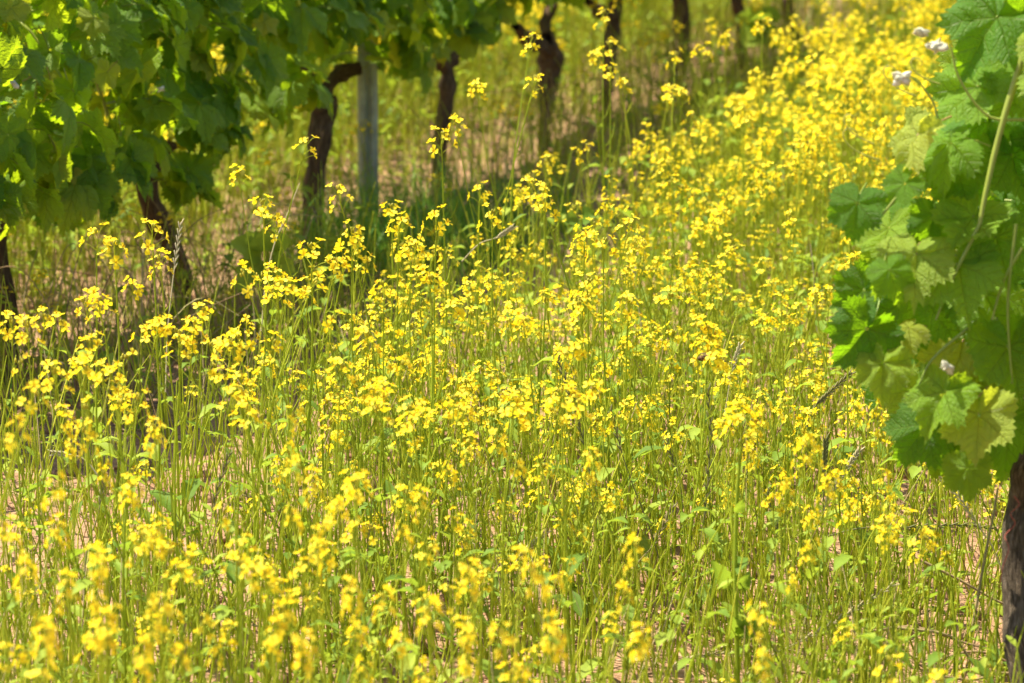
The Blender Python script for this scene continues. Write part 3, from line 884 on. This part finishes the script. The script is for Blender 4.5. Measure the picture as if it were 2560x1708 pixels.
def tendril(p0, d, L, g, r=0.0011):
    d = unit(d); P = [np.array(p0)]
    side = unit(np.cross(d, UP)) ; a = 0
    for q in range(26):
        f = q / 25
        a += 0.02 + 0.55 * f * f
        P.append(P[-1] + L / 26 * (d * math.cos(a) + UP * 0.8 * math.sin(a) + side * 0.25 * math.sin(a * 1.3)))
    return tube(np.array(P), np.linspace(r, r * 0.5, len(P)), 4, 'shoot', 0.6)
def shoot_tip(g, sc_=1.0):
    """pale woolly growing tip of small folded leaflets"""
    L = []
    for q in range(7):
        R = frame(unit([math.cos(q * 2.2) * .7 + g.normal() * .4, math.sin(q * 2.2) * .7 + g.normal() * .4, 1.0])) @ rotz(q)
        L.append(blob(0.006, 0.002, 0.014, 'shoottip', g.uniform(0, 1), 6, 4, 0.2, g).x(R, (0, 0, 0.010), g.uniform(0.6, 1.1) * sc_))
    return join(L)
ORD = ['first', 'second', 'third', 'fourth', 'fifth', 'sixth', 'seventh', 'eighth', 'ninth', 'tenth', 'eleventh', 'twelfth']

# trunks: view px paths (x, y, radius), bottom to top; forks after
TR = {
 0: dict(x=14, tr=[(18, 885, 27), (18, 800, 24), (14, 720, 21), (5, 640, 20), (0, 560, 22), (5, 480, 24)], fk=[[(5, 480, 20), (-60, 400, 14)], [(5, 480, 20), (70, 420, 14), (160, 380, 11)]]),
 1: dict(x=455, tr=[(422, 745, 23), (424, 690, 22), (412, 620, 22), (385, 550, 23), (352, 480, 23), (345, 420, 24), (350, 380, 22)], fk=[[(350, 380, 18), (290, 330, 13)], [(350, 385, 18), (430, 320, 14), (520, 270, 12)]]),
 2: dict(x=790, tr=[(716, 625, 24), (718, 560, 21), (722, 480, 20), (728, 400, 20), (732, 330, 23), (740, 270, 28), (745, 225, 26)], fk=[[(740, 250, 20), (735, 200, 17), (690, 150, 13)], [(745, 265, 20), (775, 225, 15), (810, 180, 14), (850, 160, 15), (900, 150, 11)]]),
 3: dict(x=1090, tr=[(998, 500, 16), (1003, 430, 16), (1010, 350, 15), (1018, 270, 17), (1022, 210, 16), (1024, 150, 15)], fk=[[(1024, 160, 12), (970, 110, 9)], [(1024, 150, 12), (1080, 100, 9)]]),
 4: dict(x=1365, tr=[(1245, 345, 12), (1250, 290, 13), (1258, 230, 17), (1265, 170, 22), (1262, 120, 24), (1250, 90, 20)], fk=[[(1255, 115, 16), (1210, 90, 15), (1180, 60, 10)], [(1262, 110, 14), (1285, 60, 12), (1300, 0, 10)]]),
 5: dict(x=1525, tr=[(1393, 270, 12), (1395, 200, 13), (1400, 120, 14), (1410, 50, 15), (1415, 0, 16), (1415, -60, 15)], fk=[[(1410, 30, 12), (1365, 30, 11), (1330, 0, 9)], [(1415, -60, 11), (1470, -110, 8)]]),
 6: dict(x=1700, tr=[(1555, 225, 13), (1558, 160, 13), (1565, 90, 16), (1562, 30, 18), (1555, -20, 18), (1550, -70, 15)], fk=[[(1550, -70, 12), (1500, -110, 9)], [(1550, -70, 12), (1610, -120, 9)]]),
 7: dict(x=1850, tr=[(1698, 140, 11), (1700, 60, 12), (1690, 0, 12), (1685, -60, 13), (1680, -120, 13)], fk=[[(1680, -120, 10), (1640, -150, 8)], [(1680, -120, 10), (1740, -160, 8)]]),
 8: dict(x=1985, tr=[(1820, 80, 10), (1815, 20, 11), (1812, -60, 11), (1810, -150, 11)], fk=[[(1810, -150, 9), (1770, -170, 8)], [(1810, -150, 9), (1860, -190, 8)]]),
}
LABV = {0: 'old grapevine at the left edge, dark trunk half cut off by the photo border',
 1: 'grapevine with crooked dark trunk and a low hanging leaf, second trunk from the left edge',
 2: 'grapevine with forked knotty brown trunk just left of the grey metal post',
 3: 'grapevine with slender leaning trunk just right of the grey metal post',
 4: 'grapevine with bulging Y-shaped trunk near the top centre',
 5: 'grapevine with thin shaded trunk just right of the Y-shaped one',
 6: 'grapevine with straight dark trunk standing alone at the top, right of centre',
 7: 'blurred far grapevine with pale thin trunk at the top, right of the straight dark trunk',
 8: 'farthest visible blurred grapevine, trunk tip at the top edge of the dark grass patch'}
VGG = np.random.default_rng(37)
ss = {}
for q, d in TR.items():
    ss[q] = row_s(d['x'])
order = sorted(ss.values())
for q, d in TR.items():
    s0 = ss[q]; g = np.random.default_rng(100 + q)
    sl_ = (s0 - (s0 - 0.82 if q == 0 else ss[q - 1])) / 2; sr_ = ((ss[q + 1] if q + 1 in ss else s0 + 0.82) - s0) / 2
    lo, hi_ = s0 - sl_, s0 + sr_
    if q == 0: lo -= 0.3
    base = row(s0)
    v = empty('grapevine', base, LABV[q], 'grapevine', 'grapevines of the left row')
    def wp(pts):
        A = []
        for (vx, vy, r) in pts:
            p = on_plane(vx * K, vy * K, base, N)
            A.append((p, r * K * np.dot(p - Cv, Fv) / FX))
        return np.array([a_[0] for a_ in A]), np.array([a_[1] for a_ in A])
    P, R = wp(d['tr'])
    P = np.vstack([[P[0][0], P[0][1], -0.05] , P]); R = np.concatenate([[R[0] * 1.15], R])
    trunk = add('trunk', limb(P, R, g), v, origin=None)
    trunk.location = tuple(-base)
    for fk in d['fk']:
        P2, R2 = wp(fk)
        # bend the arms a little out of the plane
        P2[1:] += N * g.uniform(-0.05, 0.05)
        c = add('arm', limb(P2, R2, g, 14, 20), v); c.location = tuple(-base)
    # shoots
    SH = []
    for w_ in range(9):
        sa = g.uniform(lo, hi_); side = 1 if g.random() < 0.6 else -1
        p0 = row(sa, 0.02 * side, zlow(sa) + 0.12)
        p1 = p0 + UP * g.uniform(.15, .4) + N * side * g.uniform(.05, .2) + D * g.uniform(-.12, .12)
        p2 = p1 + UP * g.uniform(-.25, .2) + N * side * g.uniform(.1, .2) + D * g.uniform(-.2, .2)
        SH.append(tube(smooth_path([p0, p1, p2], 10), np.linspace(0.005, 0.002, 10), 5, 'shoot', g.uniform(0.1, 0.8)))
        if w_ % 3 == 0: SH.append(tendril(p1, N * side + D * g.uniform(-1, 1), 0.14, g))
    c = add('shoots', join(SH), v); c.location = tuple(-base)
    # leaves
    pos, nrm, tip, size, rn = [], [], [], [], []
    nl = int((430 if q < 5 else 340) * (hi_ - lo) / 0.82)
    top = 1.1
    tries = 0
    while len(pos) < nl and tries < 50000:
        tries += 1
        sa = g.uniform(lo - 0.05, hi_ + 0.05); zl = zlow(sa)
        za = zl + 0.065 + (top - zl) * g.random() ** 1.5
        frac = (za - zl) / (top - zl)
        half = 0.13 + 0.20 * math.sin(math.pi * min(1, 0.15 + frac * 0.85))
        side = 1 if g.random() < 0.58 else -1
        u_ = side * half * (g.random() ** 0.45)
        if za - 0.10 < zl and abs(u_) > 0.1 and g.random() < .6: continue
        n3 = N * (side * g.uniform(0.25, 1.0)) + UP * g.uniform(0.05, 0.9) + g.normal(0, 0.32, 3)
        t3 = -UP * g.uniform(0.5, 1.1) + N * side * g.uniform(0, 0.5) + D * g.normal(0, 0.45)
        pos.append(row(sa, u_, za) - base); nrm.append(n3); tip.append(t3)
        young = g.random() < 0.2
        size.append(g.uniform(0.030, 0.05) if young else g.uniform(0.052, 0.082))
        rn.append(g.uniform(0.75, 1.0) if young else g.uniform(0.0, 0.70))
    c = add('foliage', leaves(pos, nrm, tip, size, rn, VL_HI if q < 3 else VL_LO, g), v)
    if q < 6:
        for w_ in range(3):
            sa = g.uniform(lo, hi_)
            add('shoot_tip', shoot_tip(g, 0.7).x(frame(g.normal(size=3)), row(sa, 0.33, zlow(sa) + g.uniform(0.15, 0.5)) - base), v)

# ------------------------------------------------------------------ the steel post and its wire
bpost = row(row_s(862 * K), -0.02)
pv = empty('vineyard_post', bpost, 'upright grey galvanised steel post with punched slots between two vine trunks', 'post')
prof = [(-.026, .016), (-.026, -.010), (-.018, -.016), (-.008, -.016), (-.005, -.008), (.005, -.008), (.008, -.016), (.018, -.016), (.026, -.010), (.026, .016), (.020, .016), (.020, -.006), (.006, -.001), (-.006, -.001), (-.020, -.006), (-.020, .016)]
ang = 0.12
zs_ = [-0.1, 0.2, 0.5, 0.8, 1.1, 1.35]
V = []
for z in zs_:
    for x, y in prof:
        V.append((x * math.cos(ang) - y * math.sin(ang), x * math.sin(ang) + y * math.cos(ang), z))
m_ = len(prof)
Fq = [(a_ * m_ + b_, a_ * m_ + (b_ + 1) % m_, (a_ + 1) * m_ + (b_ + 1) % m_, (a_ + 1) * m_ + b_) for a_ in range(len(zs_) - 1) for b_ in range(m_)]
e_ = (len(zs_) - 1) * m_
for (a_, b_, c_, d_) in ((0, 1, 14, 15), (1, 2, 13, 14), (2, 3, 4, 13), (4, 5, 12, 13), (5, 6, 11, 12), (6, 7, 8, 11), (8, 9, 10, 11)):
    Fq.append((e_ + a_, e_ + b_, e_ + c_, e_ + d_))
add('post_rail', T(V, Fq, 'zinc'), pv, smooth=False)
def box(cx_, cy_, cz_, sx, sy, sz, mat, rz=0.0):
    V = np.array([(x, y, z) for z in (-1, 1) for y in (-1, 1) for x in (-1, 1)]) * [sx / 2, sy / 2, sz / 2]
    return T(V @ rotz(rz).T + [cx_, cy_, cz_], [(0, 2, 3, 1), (4, 5, 7, 6), (0, 1, 5, 4), (2, 6, 7, 3), (0, 4, 6, 2), (1, 3, 7, 5)], mat)
for z in (0.10, 0.155, 0.40, 0.455):
    add('slot', box(0.0, -0.009, z, 0.006, 0.004, 0.05, 'hole', ang), pv, smooth=False)
zc = 0.50
wpts = [row(s_, -0.045, zc + 0.012 * math.sin(s_ * 3)) for s_ in np.linspace(-2.0, 12.0, 40)]
add('trellis_wire', tube(wpts, 0.0016, 5, 'wire'), label='thin galvanised trellis wire running along the left vine row at arm height', cat='wire', origin=wpts[0])

# ------------------------------------------------------------------ the near vine at the right edge
RB = at(2600, 1990, 4.60); RB[2] = 0.0
rv = empty('grapevine', RB, 'bright green grapevine filling the right edge in the foreground, grey shaggy trunk', 'grapevine')
g = np.random.default_rng(55)
def rp(px, py, Z=4.6): return at(px, py, Z) - RB
Pt = np.array([rp(2625, 2060), rp(2618, 1850), rp(2604, 1650), rp(2596, 1480), rp(2606, 1320), rp(2602, 1200), rp(2616, 1080), rp(2640, 960)])
add('trunk', limb(Pt, np.array([88, 82, 76, 68, 62, 66, 68, 62]) * 4.6 / FX, g, 56, 110, 'bark_grey', 0.2), rv)
add('arm', limb(np.array([rp(2605, 1050), rp(2560, 940, 4.65), rp(2500, 850, 4.8), rp(2440, 760, 4.95)]), np.array([38, 32, 26, 18]) * 4.6 / FX, g, 16, 24), rv)
add('arm', limb(np.array([rp(2610, 1000), rp(2700, 860, 4.5), rp(2800, 800, 4.4)]), np.array([45, 36, 28]) * 4.6 / FX, g, 16, 24), rv)
add('twine_tie', join([tube(smooth_path([rp(2535, 1240, 4.51), rp(2548, 1262, 4.51), rp(2526, 1285, 4.5), rp(2538, 1310, 4.51), rp(2512, 1340, 4.51), rp(2522, 1370, 4.5), rp(2506, 1420, 4.5), rp(2498, 1470, 4.5)], 26), 0.0008, 5, 'twine')]), rv, label='thin red twine hanging on the trunk')
shs = []
for pts, r0 in (([(2580, 60), (2545, 180), (2500, 330), (2465, 480), (2450, 560)], 17), ([(2450, 560), (2380, 700), (2340, 800)], 9), ([(2560, 300), (2470, 290), (2400, 200), (2375, 110)], 7),
                ([(2345, 300), (2330, 250), (2290, 200), (2260, 190)], 5), ([(2555, 620), (2510, 700), (2480, 800)], 8), ([(2180, 570), (2260, 470), (2300, 430)], 6), ([(2420, 820), (2330, 900), (2290, 980)], 7), ([(2540, 560), (2520, 760), (2530, 960)], 8)):
    P = smooth_path([rp(x, y, 4.47) for x, y in pts], 14)
    shs.append(tube(P, np.linspace(r0 * .62, r0 * 0.34, 14) * 4.6 / FX, 7, 'shoot', g.uniform(0.1, 0.45)))
add('shoots', join(shs), rv)
for (px, py, dx, L) in ((2200, 400, -1, 0.10), (2185, 360, -0.7, 0.085), (2290, 240, -0.8, 0.09), (2350, 210, -0.9, 0.08)):
    add('tendril', tendril(rp(px, py, 4.5), (dx, 0.1, 0.25), L, g, 0.0010), rv)
for (px, py, s_) in ((2320, 85, 1.0), (2360, 112, 1.1), (2272, 196, 1.0), (2385, 925, .9)):
    add('shoot_tip', shoot_tip(g, s_).x(frame((-1, -0.3, g.uniform(-.3, .6))), rp(px, py, 4.44)), rv)
# large leaves picked out one by one: centre px, width px, tip direction (picture), facing (picture x, towards camera, up), colour
HL = [(2470, 70, 260, (-.5, -1), (-.1, .7, .6), .15), (2420, 240, 220, (-.6, -1), (-.4, .6, .6), .55), (2350, 370, 190, (-1, -.5), (-.3, .5, .7), .5), (2470, 330, 260, (-.1, -1), (.0, .7, .5), .2),
      (2275, 360, 190, (-.7, -.9), (-.7, .35, .55), .95), (2140, 530, 150, (-.1, -1), (-.2, .8, .45), .1), (2215, 590, 170, (.2, -1), (-.5, .5, .8), .7), (2290, 660, 210, (.0, -1), (-.1, .6, .85), .8),
      (2140, 735, 150, (-.9, -.5), (-.1, .85, .3), .05), (2150, 845, 190, (-.6, -.8), (.1, .9, .2), .0), (2290, 770, 260, (-.2, -1), (.0, .9, .3), .2), (2205, 930, 150, (.0, -1), (-.3, .8, .5), .75),
      (2400, 690, 230, (.2, -1), (-.2, .6, .8), .6), (2400, 880, 230, (.0, -1), (-.3, .6, .8), .9), (2445, 1065, 200, (.0, -1), (-.2, .8, .5), .85), (2300, 1085, 190, (-.6, -.8), (-.1, .9, .4), .1),
      (2345, 1000, 190, (-.3, -1), (-.3, .6, .7), .6), (2500, 620, 230, (.1, -1), (.1, .6, .7), .45), (2480, 760, 230, (.4, -1), (.0, .7, .7), .5), (2530, 900, 230, (.1, -1), (.1, .7, .5), .35),
      (2540, 420, 220, (.2, -1), (.2, .8, .4), .15), (2420, 1190, 130, (.1, -1), (-.2, .8, .4), .6), (2380, 450, 170, (-.5, -.9), (-.1, .7, .6), .3), (2550, 220, 200, (.3, -1), (.1, .7, .6), .5),
      (2420, 560, 190, (-.3, -1), (-.1, .6, .8), .65), (2520, 1080, 200, (.2, -1), (.2, .8, .4), .2), (2250, 470, 110, (-.6, -.7), (-.3, .7, .6), .35), (2330, 560, 130, (-.2, -1), (.1, .9, .3), .1),
      (2230, 690, 120, (.3, -1), (-.1, .8, .5), .4), (2375, 1110, 150, (-.2, -1), (.0, .9, .3), .25), (2450, 950, 150, (.2, -1), (-.3, .6, .7), .75), (2260, 830, 110, (-.4, -.9), (-.2, .5, .8), .9)]
pos, nrm, tip, size, rn = [], [], [], [], []
for (px, py, wpx, tp, fc, c_) in HL:
    Z = 4.52 + g.uniform(-.09, .06)
    t3 = np.array([tp[0], 0.0, tp[1]]); n3 = np.array([fc[0], -fc[1], fc[2]])
    sz = wpx * Z / FX / 1.62
    R = leaf_R(n3, t3)
    pos.append(at(px, py, Z) - RB - R[:, 1] * sz * 0.25); nrm.append(n3); tip.append(t3); size.append(sz); rn.append(c_)
# fill behind and beyond the frame
POLY = [(2400, -300), (2405, 110), (2340, 230), (2290, 330), (2250, 440), (2170, 500), (2130, 640), (2160, 680), (2110, 740), (2120, 880), (2210, 960), (2270, 1080), (2290, 1160), (2400, 1190), (2510, 1190)]
PX = np.array([p[0] for p in POLY]); PYs = np.array([p[1] for p in POLY])
def left_edge(py): return float(np.interp(py, PYs, PX))
while len(pos) < 400:
    py = g.uniform(-420, 1180); le = left_edge(py) + 60
    px = le + (3150 - le) * g.random()
    Z = 4.60 + g.uniform(0.0, 0.40) if px < 2620 else 4.6 + g.uniform(-0.35, 0.6)
    if px > 2560 and py > 1000 and g.random() < 0.6: continue
    sz = g.uniform(0.036, 0.070)
    if project(at(px, py, Z))[1] > 1150: continue
    n3 = np.array([g.normal(-.3, .4), -g.uniform(-0.2, 1.0), g.uniform(0.1, 1.0)]); t3 = np.array([g.normal(-.1, .5), g.normal(0, .3), -1.0])
    pos.append(at(px, py, Z) - RB); nrm.append(n3); tip.append(t3); size.append(sz); rn.append(g.uniform(0.0, 0.8))
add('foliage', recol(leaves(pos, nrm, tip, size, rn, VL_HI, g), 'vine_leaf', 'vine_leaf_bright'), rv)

# ------------------------------------------------------------------ ryegrass spikes, straws, dry brush
def path_px(pts, Z): return smooth_path([at(x * K, y * K, Z) for x, y in pts], 22)
def ryegrass(pts, Z, f0, tone, label, cat='grass stalk', r=0.0013, name='ryegrass_spike'):
    """pts run from tip to base; the first f0 of the length carries spikelets"""
    P = path_px(pts, Z); O = P[-1].copy()
    e = empty(name, O, label, cat, 'grass stalks among the mustard')
    P = P - O
    add('stem', tube(P, np.linspace(r * 0.6, r, len(P)), 5, 'spike', tone), e)
    if f0 > 0:
        L = []; m_ = max(3, int(len(P) * f0)); Q = smooth_path(P[:m_], max(6, int(m_ * 1.6)))
        for i_ in range(len(Q) - 1):
            d = unit(Q[i_] - Q[i_ + 1]); sd_ = unit(np.cross(d, Fv)) * (1 if i_ % 2 else -1)
            L.append(blob(0.0017, 0.0013, 0.0080, 'spike', np.clip(tone + g.uniform(-.15, .15), 0, 1), 6, 4).x(frame(d + 0.35 * sd_), Q[i_] + sd_ * 0.002))
        add('seed_spike', join(L), e)
RY = [([(1625, 890), (1630, 1000), (1620, 1150), (1600, 1300), (1575, 1480)], 5.1, .62, .15, 'tall brown ryegrass spike rising just below the bee'),
 ([(1280, 820), (1312, 920), (1345, 1040), (1362, 1170), (1370, 1300)], 5.2, .5, .1, 'dark slanting ryegrass spike right of centre leaning left at its tip'),
 ([(527, 1040), (495, 1140), (478, 1250), (465, 1400), (460, 1540)], 5.0, .45, .35, 'grey green ryegrass spike in the lower left quarter with pale tip'),
 ([(440, 1375), (560, 1420), (640, 1470), (720, 1530), (780, 1590)], 5.0, .7, .1, 'dark ryegrass spike lying slantwise down to the right near the bottom left'),
 ([(2055, 1340), (1960, 1400), (1860, 1460), (1760, 1510), (1700, 1560)], 4.9, .6, .8, 'pale straw coloured ryegrass spike slanting up to the right, lower right quarter'),
 ([(1975, 1030), (1940, 1080), (1905, 1135), (1880, 1200)], 5.3, .8, .95, 'short whitish grass spike left of the right vine, slanting up right'),
 ([(1955, 855), (1900, 905), (1860, 950), (1840, 1040)], 5.6, .55, .3, 'brown grass spike pointing towards the lowest hanging leaf of the right vine'),
 ([(1690, 1500), (1610, 1505), (1550, 1530), (1510, 1570), (1490, 1620)], 4.9, .6, .75, 'pale arching ryegrass spike near the bottom edge right of centre'),
 ([(2290, 1215), (2200, 1205), (2100, 1210), (1980, 1212), (1900, 1230)], 5.2, .6, .1, 'dark grass spike lying level beside the right vine trunk'),
 ([(2150, 1085), (2200, 1140), (2240, 1200), (2280, 1260), (2310, 1340)], 5.1, .6, .9, 'pale pinkish grass spike slanting down right towards the right trunk'),
 ([(1255, 1220), (1210, 1260), (1170, 1310), (1140, 1380)], 5.3, .5, 1.0, 'white bleached straw slanting up right, lower centre'),
 ([(1050, 1160), (1065, 1110), (1090, 1040), (1095, 1200)], 5.6, .0, 1.0, 'thin bent white straw in the middle of the field'),
 ([(1090, 1245), (1120, 1290), (1150, 1340), (1160, 1400)], 5.4, .3, 1.0, 'white straw slanting down right, left of the longer bleached straw'),
 ([(1895, 1005), (1893, 1060), (1890, 1130), (1885, 1220)], 5.3, .5, .1, 'short upright dark ryegrass spike between the two pale spikes at right'),
 ([(688, 420), (660, 490), (630, 560), (610, 650), (600, 760)], 6.3, .0, .95, 'thick tan dry straw leaning right beside the knotty forked trunk'),
 ([(415, 510), (405, 580), (395, 660), (385, 760), (380, 900)], 6.0, .45, 1.0, 'bleached white ryegrass spike in front of the crooked second trunk'),
 ([(1860, 560), (1868, 640), (1872, 720), (1878, 800)], 7.0, .0, .95, 'pale pinkish dead stalk standing left of the right vine leaves'),
 ([(1455, 620), (1460, 680), (1470, 730), (1475, 800)], 6.6, .3, .8, 'blurred pale stalk standing among flowers right of centre'),
 ([(1700, 790), (1680, 850), (1670, 910), (1655, 1000)], 5.9, .4, .85, 'pale seed spike just behind and right of the bee'),
 ([(1760, 1130), (1790, 1230), (1805, 1330), (1815, 1430)], 5.2, .4, .1, 'dark leaning stalk right of the tall dark-leaved stem'),
 ([(1530, 1010), (1560, 1110), (1570, 1230), (1580, 1400)], 5.2, .3, .1, 'thin dark stalk left of the tall ryegrass spike'),
 ([(1400, 940), (1440, 1080), (1500, 1240), (1545, 1420)], 5.3, .3, .2, 'long thin olive stalk slanting right in the lower middle'),
 ([(1180, 520), (1140, 545), (1100, 560), (1060, 600)], 6.4, .4, .85, 'pale straw slanting across the flowers beside the green grass patch'),
 ([(1545, 1160), (1500, 1250), (1460, 1300), (1430, 1400)], 5.2, .4, .5, 'olive spike crossing in front of the bare soil patch'),
 ([(980, 1405), (940, 1500), (900, 1560), (880, 1640)], 4.9, .4, .5, 'dull green spike near the bottom edge left of centre'),
 ([(560, 1130), (640, 1210), (690, 1290), (740, 1400)], 5.3, .5, .4, 'green brown spike running down right in the lower left'),
 ([(240, 1100), (225, 1180), (200, 1260), (190, 1380)], 5.1, .3, .6, 'thin tan stalk near the left edge in the lower third'),
 ([(120, 1040), (170, 1045), (200, 1060), (230, 1100)], 5.2, .3, 1.0, 'small bleached straw at far left above the lower third')]
for pts, Z, f0, tone, lab in RY: ryegrass(pts, Z, f0, tone, lab)
TW = [([(2340, 1500), (2230, 1480), (2100, 1440), (1990, 1450)], 4.95, 'reddish brown dry twig lying level near the right trunk'),
 ([(2330, 1600), (2240, 1530), (2180, 1460), (2050, 1440)], 4.9, 'curved pale brown twig bending down right in the lower right corner'),
 ([(2350, 1400), (2290, 1380), (2200, 1330), (2120, 1290)], 5.1, 'thin brown twig reaching the right trunk from the left'),
 ([(2345, 1540), (2270, 1500), (2200, 1500), (2120, 1530)], 5.0, 'dry stalk looping just above the bottom right corner'),
 ([(2290, 1120), (2280, 1180), (2260, 1280), (2230, 1450)], 4.9, 'reddish upright stem just left of the right trunk'),
 ([(2150, 1550), (2230, 1560), (2300, 1545), (2350, 1555)], 4.85, 'straight brown stalk along the bottom edge by the right trunk'),
 ([(1720, 1480), (1790, 1530), (1850, 1545), (1960, 1560)], 4.9, 'dark twig lying low near the bottom, right of the dark-leaved stem')]
for pts, Z, lab in TW:
    P = path_px(pts, Z); O = P[-1].copy()
    add('dry_twig', tube(P, np.linspace(0.0016, 0.0024, len(P)), 6, 'twig', g.uniform(0.3, 0.8)), label=lab, cat='twig', group='dry twigs in the lower right corner', origin=O)
BR = [(100, 900, 'tangle of wiry brown stems beside the leftmost trunk'), (300, 830, 'dry wiry brush between the two leftmost trunks'), (250, 960, 'dark wiry brush low in front of the left trunks'),
      (470, 800, 'dry arching brush at the foot of the crooked second trunk'), (560, 740, 'curved dark brush between the second trunk and the knotty forked one'),
      (1130, 480, 'reddish dry brush right of the slender leaning trunk'), (1300, 330, 'dry brush right of the Y-shaped trunk'), (1480, 270, 'dull olive brush left of the lone dark trunk'),
      (1640, 210, 'dull brush right of the lone dark trunk'), (1780, 150, 'dark brush under the far vines at the top')]
for q, (vx, vy, lab) in enumerate(BR):
    O = G(vx * K, vy * K + 30); L = []
    for w_ in range(17):
        a = g.uniform(0, 6.28); sp_ = g.uniform(0.05, 0.30); h = g.uniform(0.12, 0.34)
        d = np.array([math.cos(a), math.sin(a), 0]); b0 = np.array([g.normal(0, .05), g.normal(0, .05), 0])
        arch = g.uniform(-0.12, 0.06)
        P = smooth_path([b0, b0 + d * sp_ * .4 + UP * h * .7, b0 + d * sp_ * .85 + UP * h, b0 + d * sp_ * 1.3 + UP * (h + arch)], 12)
        L.append(tube(P, np.linspace(0.0017, 0.0007, 12), 4, 'twig', g.uniform(0.2, 1.0)))
    add('dry_brush', join(L), label=lab, cat='dry brush', group='clumps of dry brush along the vine row', origin=None).location = tuple(O)

# tall stem with dark toothed leaves in front, lower right of centre
DS = at(1845, 1700, 4.75); DS[2] = 0
dsv = empty('leafy_stem', DS, 'tall bare green stem with large dark leaves standing in front, lower right of centre', 'mustard plant')
P = smooth_path([at(1850, 1960, 4.75) - DS, at(1843, 1650, 4.75) - DS, at(1838, 1420, 4.75) - DS, at(1842, 1250, 4.75) - DS, at(1852, 1120, 4.75) - DS], 16)
add('stem', tube(P, np.linspace(0.0042, 0.0022, 16), 7, 'stem', 0.25), dsv)
for (px, py, dx, up_, L_, W_) in ((1828, 1478, -.7, .9, .060, .012), (1848, 1480, 0.35, .9, .035, .010), (1842, 1600, -0.35, .9, .045, .016), (1848, 1600, .4, .9, .045, .015), (1840, 1290, .2, .9, .035, .008)):
    R = leaf_R((0.2 * dx, -0.8, 0.5), (0, 0, 1)); lf = sleaf(True, g, L_, W_); lf.r[:] = np.where(lf.Mt.size > 0, 0.12, 0.12)
    dv = unit([dx, -0.25, up_]); y_ = unit(np.cross((0.1, -1, .4), dv)); z_ = np.cross(dv, y_)
    add('leaf', lf.x(np.stack([dv, y_, z_], 1), at(px, py, 4.75) - DS), dsv)
hd_ = head(True, g, 1.1, 10)
add('flower_head', hd_.x(None, P[-1]), dsv)

# broad pale weed leaves behind the brush, and round dark one in the field
def weed(px, py, Z, L_, W_, n, lab, tone):
    O = at(px, py, Z); O[2] = 0
    e = empty('broadleaf_weed', O, lab, 'weed'); zc_ = at(px, py, Z)[2]
    add('stem', tube([(0, 0, 0), (0.005, 0, zc_ * .5), (0, 0, zc_)], [0.003, 0.0025, 0.002], 5, 'stem', 0.5), e)
    for q in range(n):
        a = q * 6.28 / n + 0.3; lf = sleaf(True, g, L_, W_); lf.r[:] = tone
        dv = unit([math.cos(a), -0.5, math.sin(a)]); y_ = unit(np.cross((0, -1, .5), dv)); z_ = np.cross(dv, y_)
        add('leaf', lf.x(np.stack([dv, y_, z_], 1), (0, 0, zc_)), e)
weed(668, 640, 7.2, .09, .035, 5, 'pale green broad-leaved weed, blurred, behind the brush left of the knotty trunk', 0.95)
weed(1452, 548, 6.9, .035, .02, 2, 'small weed with one round dark leaf among the flowers right of centre', 0.0)
weed(1900, 70, 11.5, .10, .05, 5, 'blurred bright green broad-leaved weed at the top beside the dark grass', 0.7)

# ------------------------------------------------------------------ the bee
bp_ = on_plane(bee_px[0], bee_px[1], bee_top + np.array([0, -0.034, 0]), Fv)
be = empty('bee', bp_, 'small brown honey bee sitting on a yellow flower head right of centre', 'bee')
ax = unit([1.0, 0.1, 0.22])
Rb = frame(ax)
ts = np.linspace(-0.0095, 0.0075, 22)
def brad(t_):
    a = 0.0033 * math.sqrt(max(0, 1 - ((t_ + 0.0045) / 0.0052) ** 2)); b = 0.0028 * math.sqrt(max(0, 1 - ((t_ - 0.0022) / 0.0030) ** 2)); c = 0.0021 * math.sqrt(max(0, 1 - ((t_ - 0.0060) / 0.0017) ** 2))
    return max(a, b, c, 0.0005)
body = tube(np.array([(0, 0, t_) for t_ in ts]), [brad(t_) for t_ in ts], 12, 'bee_body')
cen = body.V[body.F].mean(1)[:, 2]
body.Mt = np.where((cen > -0.0005) & (cen < 0.005) | (np.abs(cen + 0.0035) < 0.0007) | (np.abs(cen + 0.006) < 0.0006), MI['bee_fuzz'], MI['bee_body'])
add('body', body.x(Rb, sc=1.3), be)
for sgn in (-1, 1):
    wv = T([(0, 0, 0), (0.0015, 0.003 * sgn, .001), (-0.006, 0.0035 * sgn, .002), (-0.0085, 0.0025 * sgn, .0022), (-0.007, 0.0008 * sgn, .0018), (-0.003, 0.0, .001)], [(0, 1, 2, 5), (5, 2, 3, 4)], 'bee_wing')
    yb = unit(np.cross((0, -0.6, 1), ax)); Rw = np.stack([ax, yb, np.cross(ax, yb)], 1)
    add('wing', wv.x(Rw, (0, 0.001, 0.0036)), be)
    for q in range(3):
        z0 = 0.0005 + q * 0.0015
        add('leg', tube(np.array([(0, 0, 0), (.001 * (q - 1), 0, -.003), (.002 * (q - 1), 0, -.0065)]) + ax * z0 + [0, -0.0015 * sgn, -0.0015], [0.0004, 0.0004, 0.0002], 4, 'bee_body'), be)
# flower mass carrying the bee, part of its plant
bp_root = [o for o in bpy.data.objects if o.get('label', '').startswith('mustard plant with the large yellow head')][0]
hb = add('flower_head', EXTRA, bp_root)
inv = np.array(bee_top) - np.array(bp_root.location)
loc = rotz(-1.0) @ inv
hb.location = (loc[0], loc[1], loc[2] / zsb - 0.02)
hb.scale = (1, 1, 1 / zsb)
print('objects', len(bpy.data.objects))
